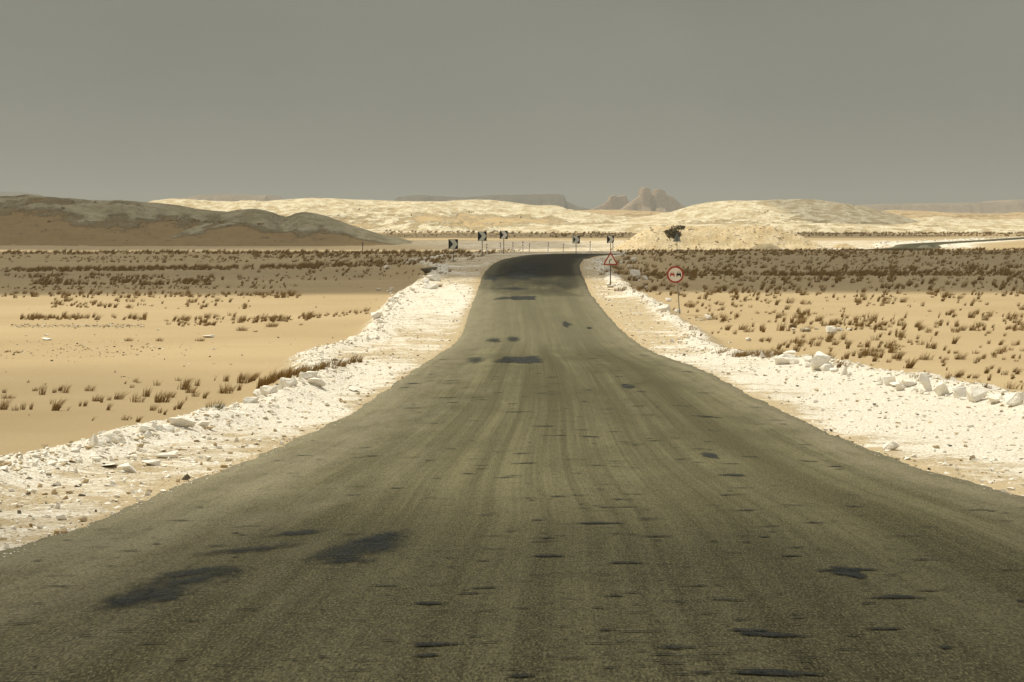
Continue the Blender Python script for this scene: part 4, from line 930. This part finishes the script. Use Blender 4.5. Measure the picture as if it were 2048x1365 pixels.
# ------------------------------------------------------------------ bush on the mound
def leaf_bush(name, label, px, py, Y, wpx, hpx):
    x, _, z = P(px, py, Y); k = Y/F; W_, H_ = wpx*k, hpx*k
    root = empty(name, (x, Y, z)); tag(root, label, 'bush')
    r = random.Random(4); v, f = [], []
    lobes = [(.02, .12, .22, .2), (.10, .30, .24, .25), (-.22, .2, .2, .2), (-.30, .42, .20, .26), (-.05, .72, .26, .26), (.22, .80, .24, .2), (.05, .38, .22, .25), (-.15, .5, .25, .3), (.38, .82, .12, .12), (.12, .2, .16, .2), (-.38, .5, .12, .15)]
    for i in range(4200):
        lx, lz, rx, rz_ = r.choice(lobes); a = r.uniform(0, 6.283); b = math.acos(r.uniform(-1, 1)); q = r.random()**.4
        cx = (lx+rx*q*math.sin(b)*math.cos(a))*W_; cy = .28*q*math.sin(b)*math.sin(a)*W_; cz = max(.02, (lz+rz_*q*math.cos(b)))*H_
        s_ = r.uniform(.04, .10); d1 = Vector((r.gauss(0, 1), r.gauss(0, 1), r.gauss(0, 1))).normalized()*s_; d2 = Vector((r.gauss(0, 1), r.gauss(0, 1), r.gauss(0, 1))).normalized()*s_*.6
        b0 = len(v); c = Vector((cx, cy, cz)); v += [tuple(c-d1), tuple(c+d2), tuple(c+d1), tuple(c-d2)]; f.append((b0, b0+1, b0+2, b0+3))
    mesh_np('foliage', v, f, plain('dark_leaves', (0.11, 0.088, 0.034), .8, .4, 3), parent=root)
    bm = bmesh.new()
    for lx, lz, *_ in lobes:
        p0 = Vector((0.02*W_, 0, -.1)); p1 = Vector((lx*W_, 0, lz*H_)); 
        m = (p0+p1)/2; d = p1-p0; rot = d.to_track_quat('Z', 'Y').to_matrix().to_4x4(); from mathutils import Matrix
        bmesh.ops.create_cone(bm, segments=6, radius1=.05, radius2=.02, depth=d.length, matrix=Matrix.Translation(m) @ rot)
    me = bpy.data.meshes.new('stems'); bm.to_mesh(me); bm.free(); me.materials.append(plain('bush_wood', (.10, .07, .04)))
    o = bpy.data.objects.new('stems', me); col.objects.link(o); o.parent = root
leaf_bush('bush', 'dark rounded bush growing on the rubble mound behind the grey triangular sign', 1350, 478, 387, 42, 28)
# ------------------------------------------------------------------ signs
M_white = plain('sign_white', (0.86, 0.80, 0.70), .5, .04, 3); M_red = plain('sign_red', (0.36, 0.035, 0.025), .5, .08, 3)
M_band = plain('dark_red_band', (0.09, 0.02, 0.018), .5, .05, 3); M_redc = plain('symbol_red', (0.42, 0.05, 0.04), .5, .05, 3)
M_black = plain('sign_black', (0.012, 0.012, 0.013), .5, .1, 3); M_back = plain('galvanised_back', (0.33, 0.35, 0.33), .5, .08, 4, .4, .3)
M_pole = plain('grey_pole', (0.30, 0.29, 0.24), .5, .2, 6, .4, .3); M_dpole = plain('dark_pole', (0.10, 0.09, 0.07), .6, .2, 6)
M_sgrey = plain('greyish_white', (0.66, 0.66, 0.54), .55, .08, 5)  # greyer white for some arrows and the pale margin
def ext(name, outline, y0, th, mat, parent, holes=None):
    """polygon in the XZ plane, front face at y0, extruded back by th"""
    bm = bmesh.new(); vs = [bm.verts.new((x, y0, z)) for x, z in outline]
    fc = bm.faces.new(vs); r = bmesh.ops.extrude_face_region(bm, geom=[fc])
    for e in r['geom']:
        if isinstance(e, bmesh.types.BMVert): e.co.y += th
    bmesh.ops.recalc_face_normals(bm, faces=bm.faces)
    me = bpy.data.meshes.new(name); bm.to_mesh(me); bm.free(); me.materials.append(mat)
    o = bpy.data.objects.new(name, me); col.objects.link(o); o.parent = parent; return o
def ring(name, outer, inner, y0, th, mat, parent):
    n = len(outer); v = [(x, y0, z) for x, z in outer]+[(x, y0, z) for x, z in inner]+[(x, y0+th, z) for x, z in outer]+[(x, y0+th, z) for x, z in inner]
    f = []
    for i in range(n):
        j = (i+1) % n; f += [(i, j, n+j, n+i), (2*n+i, 3*n+i, 3*n+j, 2*n+j), (i, 2*n+i, 2*n+j, j), (n+i, n+j, 3*n+j, 3*n+i)]
    return mesh_np(name, v, f, mat, parent=parent)
def pole(h, r, mat, parent, name='post', x=0, y=.05, lean=0.0, bend=0.0):
    n = 10; v, f = [], []; K = 9
    for k in range(K+1):
        z = -.35+(h+.35)*k/K; ox = x+lean*(z-h)+bend*math.sin(math.pi*max(0, z)/h)
        for i in range(n): a = 6.283185*i/n; v.append((ox+r*math.cos(a), y+r*math.sin(a), z))
    for k in range(K):
        for i in range(n): j = (i+1) % n; f.append((k*n+i, k*n+j, (k+1)*n+j, (k+1)*n+i))
    f.append(tuple(range(K*n, K*n+n)))
    return mesh_np(name, v, f, mat, parent=parent, smooth=True)
def circle(r, cx, cz, n=48): return [(cx+r*math.cos(2*math.pi*i/n), cz+r*math.sin(2*math.pi*i/n)) for i in range(n)]
def rtri(s, r, cz, n=6):
    """rounded upward triangle; s = side, cz = centroid height"""
    R0 = s/math.sqrt(3)-2*r; pts_ = []
    for k in range(3):
        a0 = math.pi/2+k*2*math.pi/3; cx, cy = R0*math.cos(a0), cz+R0*math.sin(a0)
        for i in range(n+1):
            a = a0-math.pi/3+2*math.pi/3*i/n; pts_.append((cx+r*math.cos(a), cy+r*math.sin(a)))
    return pts_
# no-overtaking sign
x, y, z = place(1354.5, 627); S = y/F
zc = (627-549.5)*S; rr = 17*S
t = empty('road_sign', (x, y, z)); tag(t, 'round no-overtaking sign with red rim and two car symbols on a thin bent post', 'road sign')
xo = -4*S
pl = ext('sign_plate', circle(rr*.985, xo, zc), 0, .025, M_back, t)
fc_ = ext('sign_face', circle(rr*.80, xo, zc), -.006, .006, M_white, pl)
ring('red_rim', circle(rr, xo, zc), circle(rr*.80, xo, zc), -.012, .030, M_red, pl)
def car(name, cx, mat, thin):
    u = rr*.27
    body = [(-1, -.55), (-1, .35), (-.8, .5), (.8, .5), (1, .35), (1, -.55), (.95, -1.05), (.62, -1.05), (.58, -.45), (-.58, -.45), (-.62, -1.05), (-.95, -1.05)]
    c = ext(name, [(cx+a*u, zc+b*u) for a, b in body][::-1], -.012, .006, mat, fc_)
    o1 = [(-.75, .5), (-.55, 1.15), (.55, 1.15), (.75, .5)]; i1 = [(-.55, .5), (-.43, .98), (.43, .98), (.55, .5)]
    pts_ = o1+i1[::-1]; ext('car_roof', [(cx+a*u, zc+b*u) for a, b in pts_], -.012, .006, thin, c)
car('red_car_symbol', xo-rr*.36, M_redc, plain('faded_red', (.42, .16, .12))); car('black_car_symbol', xo+rr*.40, M_black, plain('faded_black', (.14, .13, .11)))
pole(zc+rr*.6, .028, M_pole, t, lean=-.055, bend=-.02)
# triangle bend sign
x, y, z = place(1221, 572); S = y/F; zc = (572-521.5)*S; sd = 31*S
t = empty('road_sign', (x, y, z)); tag(t, 'red-rimmed triangular sign warning of a right bend, black curve on white', 'road sign')
pl = ext('sign_plate', rtri(sd*.985, .04, zc), 0, .025, M_back, t)
fc_ = ext('sign_face', rtri(sd*.72, .03, zc), -.006, .006, M_white, pl)
ring('red_rim', rtri(sd, .05, zc), rtri(sd*.74, .025, zc), -.012, .030, M_red, pl)
u = sd*.1; pa = [(-.95, -1.75), (-.95, -.1), (-.75, .45), (-.25, .85), (.85, 1.25), (.95, .80), (.1, .45), (-.3, .15), (-.42, -.25), (-.38, -1.75)]
ext('bend_symbol', [(a*u, zc-.02+b*u) for a, b in pa][::-1], -.012, .006, M_black, fc_)
pole(zc, .035, M_dpole, t)
# chevrons: px of centre, top y, base y, distance, width px, height px, yaw
chev = [(906.5, 479, 522, 241, 19, 19.5, .10, 'nearest arrow-board sign, left of the bend, with a white stone at its foot', 0),
        (964.5, 463.5, 505, 268, 17.6, 18.5, .14, 'second arrow-board sign from the left at the outside of the bend', 0),
        (1007.5, 462, 500, 292, 15.8, 16.5, .0, 'third arrow-board sign from the left, bright white arrow', 0),
        (1152, 472, 502.5, 306, 15.3, 15.5, -.20, 'arrow-board sign standing behind the middle of the bend with weathered left margin', 0),
        (1221, 471.5, 505, 318, 14.3, 15.3, .15, 'arrow-board sign with a bent lower right corner above the triangle sign', 1)]
for i, (px, yt, yb, Y, wp, hp, yaw, lb, bent) in enumerate(chev):
    a, b = ray(px, yt); X = float(a*Y); zt = float(CZ+b*Y); zg = float(gz(X, Y)[0]); s = Y/F; w_, h_ = wp*s/math.cos(yaw), hp*s
    t = empty('arrow_sign', (X, Y, zg), yaw); tag(t, lb, 'road sign', 'arrow boards around the bend')
    H = zt-zg; z0 = H-h_
    ol = [(-w_/2, z0), (-w_/2, H), (w_/2, H), (w_/2, z0)]
    if bent: ol = [(-w_/2, z0), (-w_/2, H), (w_/2, H), (w_/2, z0+.25*h_), (w_*.36, z0+.02)]
    pn = ext('sign_panel', ol, 0, .02, M_black, t)
    wa = M_white if i in (2, 4) else M_sgrey
    pc = [(-.42, .98), (.12, .98), (.47, .5), (.12, .02), (-.42, .02), (-.02, .5)]
    ext('white_arrow', [(p_[0]*w_, z0+p_[1]*h_) for p_ in pc], -.006, .006, wa, pn)
    if i == 3: ext('pale_margin', [(-w_*.5, z0+.01), (-w_*.5, H-.01), (-w_*.36, H-.01), (-w_*.36, z0+.01)], -.006, .006, M_sgrey, pn)
    pole(H-.1, .035, M_dpole, t, lean=-.02 if i == 4 else 0)
# triangle seen from the back
X, Y, zg = at_depth(1354, 362); s = Y/F; zt = CZ+ray(1354, 467)[1]*Y; H = zt-zg; sd = 16*s
t = empty('road_sign', (X, Y, zg)); tag(t, 'grey back of a triangular sign in front of the bush on the mound', 'road sign')
tri = [(-sd*.53, H-sd*1.05), (-.04, H), (.04, H), (sd*.53, H-sd*1.05)]
ext('sign_plate', tri, 0, .03, M_back, t); pole(H-.2, .035, M_dpole, t, y=-.06)
# delineators
mk = [(974, 487, 501, 268), (1001, 484.5, 500, 285), (1026, 484, 501, 288), (1046, 482.5, 499, 300), (1058, 486, 498, 312), (1096, 484, 500, 306), (1126, 487, 499, 315), (1180, 482.5, 502, 300), (1226, 486, 501, 325)]
lbs = ['leftmost slim white marker post beside the second arrow sign', 'slim white marker post just left of the third arrow sign post', 'slim white marker post right of the third arrow sign', 'second marker post right of the third arrow sign',
       'third marker post right of the third arrow sign', 'slim white marker post midway between the third and fourth arrow signs', 'short marker post left of the fourth arrow sign', 'slim white marker post between the fourth and fifth arrow signs',
       'short marker post just right of the fifth arrow sign']
for (px, yt, yb, Y), lb in zip(mk, lbs):
    a, b = ray(px, yt); X = float(a*Y); zt = float(CZ+b*Y); zg = float(gz(X, Y)[0]); H = max(zt-zg, .5)
    t = empty('marker_post', (X, Y, zg), random.uniform(-.2, .2)); t.rotation_euler[1] = random.uniform(-.04, .04)
    tag(t, lb, 'marker post', 'marker posts round the bend')
    def bx(name, x0, z0, z1, w_, d_, m, par):
        return ext(name, [(x0-w_/2, z0), (x0-w_/2, z1), (x0+w_/2, z1), (x0+w_/2, z0)], -d_/2, d_, m, par)
    ps = bx('post', 0, -.2, H, .085, .06, M_white, t)
    for zz in (H-.10, H-.36): bx('red_band', 0, zz-.08, zz, .10, .075, M_band, ps)
X, Y, zg = at_depth(725.5, 385); t = empty('marker_post', (X, Y, zg)); H = 16*Y/F
tag(t, 'thin dark post standing alone at the edge of the left plain below the hill', 'post')
pole(H, .05, M_dpole, t, y=0); pole(.12, .08, M_dpole, t, name='cap', y=0).location = (0, 0, H-.05)
# ------------------------------------------------------------------ clouds (overhead, out of the frame) that shade the land
def cloud_mat():
    m, t, b = newmat('cloud'); p = pos(t)
    n = noise(t, p, 0.02, 5, .6); n2 = noise(t, p, .006, 3, .5)
    o = t.nodes['Material Output']; tr = N(t, 'ShaderNodeBsdfTransparent'); mx = N(t, 'ShaderNodeMixShader')
    df = N(t, 'ShaderNodeBsdfDiffuse'); df.inputs[0].default_value = (.9, .9, .9, 1); tl = N(t, 'ShaderNodeBsdfTranslucent'); tl.inputs[0].default_value = (.9, .9, .9, 1)
    m2 = N(t, 'ShaderNodeMixShader'); m2.inputs[0].default_value = .5
    t.links.new(df.outputs[0], m2.inputs[1]); t.links.new(tl.outputs[0], m2.inputs[2])
    a = mth(t, 'ADD', attr(t, 'dens'), mth(t, 'MULTIPLY', mth(t, 'SUBTRACT', n, .5), .5))
    f = mapr(t, a, .05, .55); f = mth(t, 'MULTIPLY', f, attr(t, 'opac')); f = mth(t, 'MULTIPLY', f, mapr(t, attr(t, 'dens'), 0, .1))
    t.links.new(f, mx.inputs[0]); t.links.new(tr.outputs[0], mx.inputs[1]); t.links.new(m2.outputs[0], mx.inputs[2]); t.links.new(mx.outputs[0], o.inputs[0])
    return m
M_cloud = cloud_mat()
ALT = 420.0
def cloud(cx, cy, rx, ry, op, seed, alt=ALT, rot=0.0, p=4.0, soft=.18):
    """its shadow falls centred on (cx, cy)"""
    ox, oy = SD[0]/SD[2]*alt, SD[1]/SD[2]*alt
    na, nr = 96, 20; v, al = [], []
    for lay in (0, 1):
        for i in range(nr):
            r = i/(nr-1)
            for k in range(na):
                a = 2*math.pi*k/na; c, s = math.cos(a), math.sin(a)
                q = (abs(c)**p+abs(s)**p)**(-1/p)*(1+.16*float(fbm(2.2*c+seed*7, 2.2*s+seed, 90, 4)))
                x, y = c*q*r*rx, s*q*r*ry; x, y = x*math.cos(rot)-y*math.sin(rot), x*math.sin(rot)+y*math.cos(rot)
                th = (1-r**2)*(18+12*float(fbm(x*.02, y*.02+seed, 91, 3)))
                v.append((x, y, th if lay else -th*.3)); al.append(min(1, (1-r)/soft))
    f = []
    for lay in (0, 1):
        o_ = lay*na*nr
        for i in range(nr-1):
            for k in range(na):
                j = (k+1) % na; q = (o_+i*na+k, o_+(i+1)*na+k, o_+(i+1)*na+j, o_+i*na+j); q = q if i else (q[0], q[1], q[2])
                f.append(q if lay else q[::-1])
    o = mesh_np('cloud', v, f, M_cloud, smooth=True, attrs={'dens': al, 'opac': np.full(len(v), op)}); o.location = (cx+ox, cy+oy, alt)
    tag(o, kind='structure'); return o
cloud(-5, 285, 230, 98, .66, 1, p=6)
cloud(-190, 580, 168, 200, .50, 2, p=5, soft=.12)
cloud(-48, 505, 62, 118, .42, 5, p=4, soft=.2)
cloud(0, 800, 120, 130, .46, 3)
cloud(165, 1180, 60, 170, .40, 4)
cloud(6, -14, 70, 38, .52, 6, soft=.5, alt=300)  # added unseen cloud, put in only to darken the nearest road
cloud(-20, 74, 14, 32, .20, 7, soft=.6, alt=300)  # added thin unseen cloud, placed to tone down the near left sand
# ------------------------------------------------------------------ haze
def haze():
    bm = bmesh.new(); bmesh.ops.create_cube(bm, size=1); me = bpy.data.meshes.new('haze'); bm.to_mesh(me); bm.free()
    m = bpy.data.materials.new('haze'); m.use_nodes = True; t = m.node_tree; t.nodes.clear()
    v = N(t, 'ShaderNodeVolumePrincipled', Density=1.45e-4, Anisotropy=.2); v.inputs['Color'].default_value = (.60, .61, .56, 1)
    o = N(t, 'ShaderNodeOutputMaterial'); t.links.new(v.outputs[0], o.inputs['Volume']); me.materials.append(m)
    ob = bpy.data.objects.new('haze', me); col.objects.link(ob); ob.scale = (52000, 13200, 150); ob.location = (0, 6300, 150/2-30)
    tag(ob, 'pale dust haze over the whole desert', 'haze', kind='stuff')
haze()
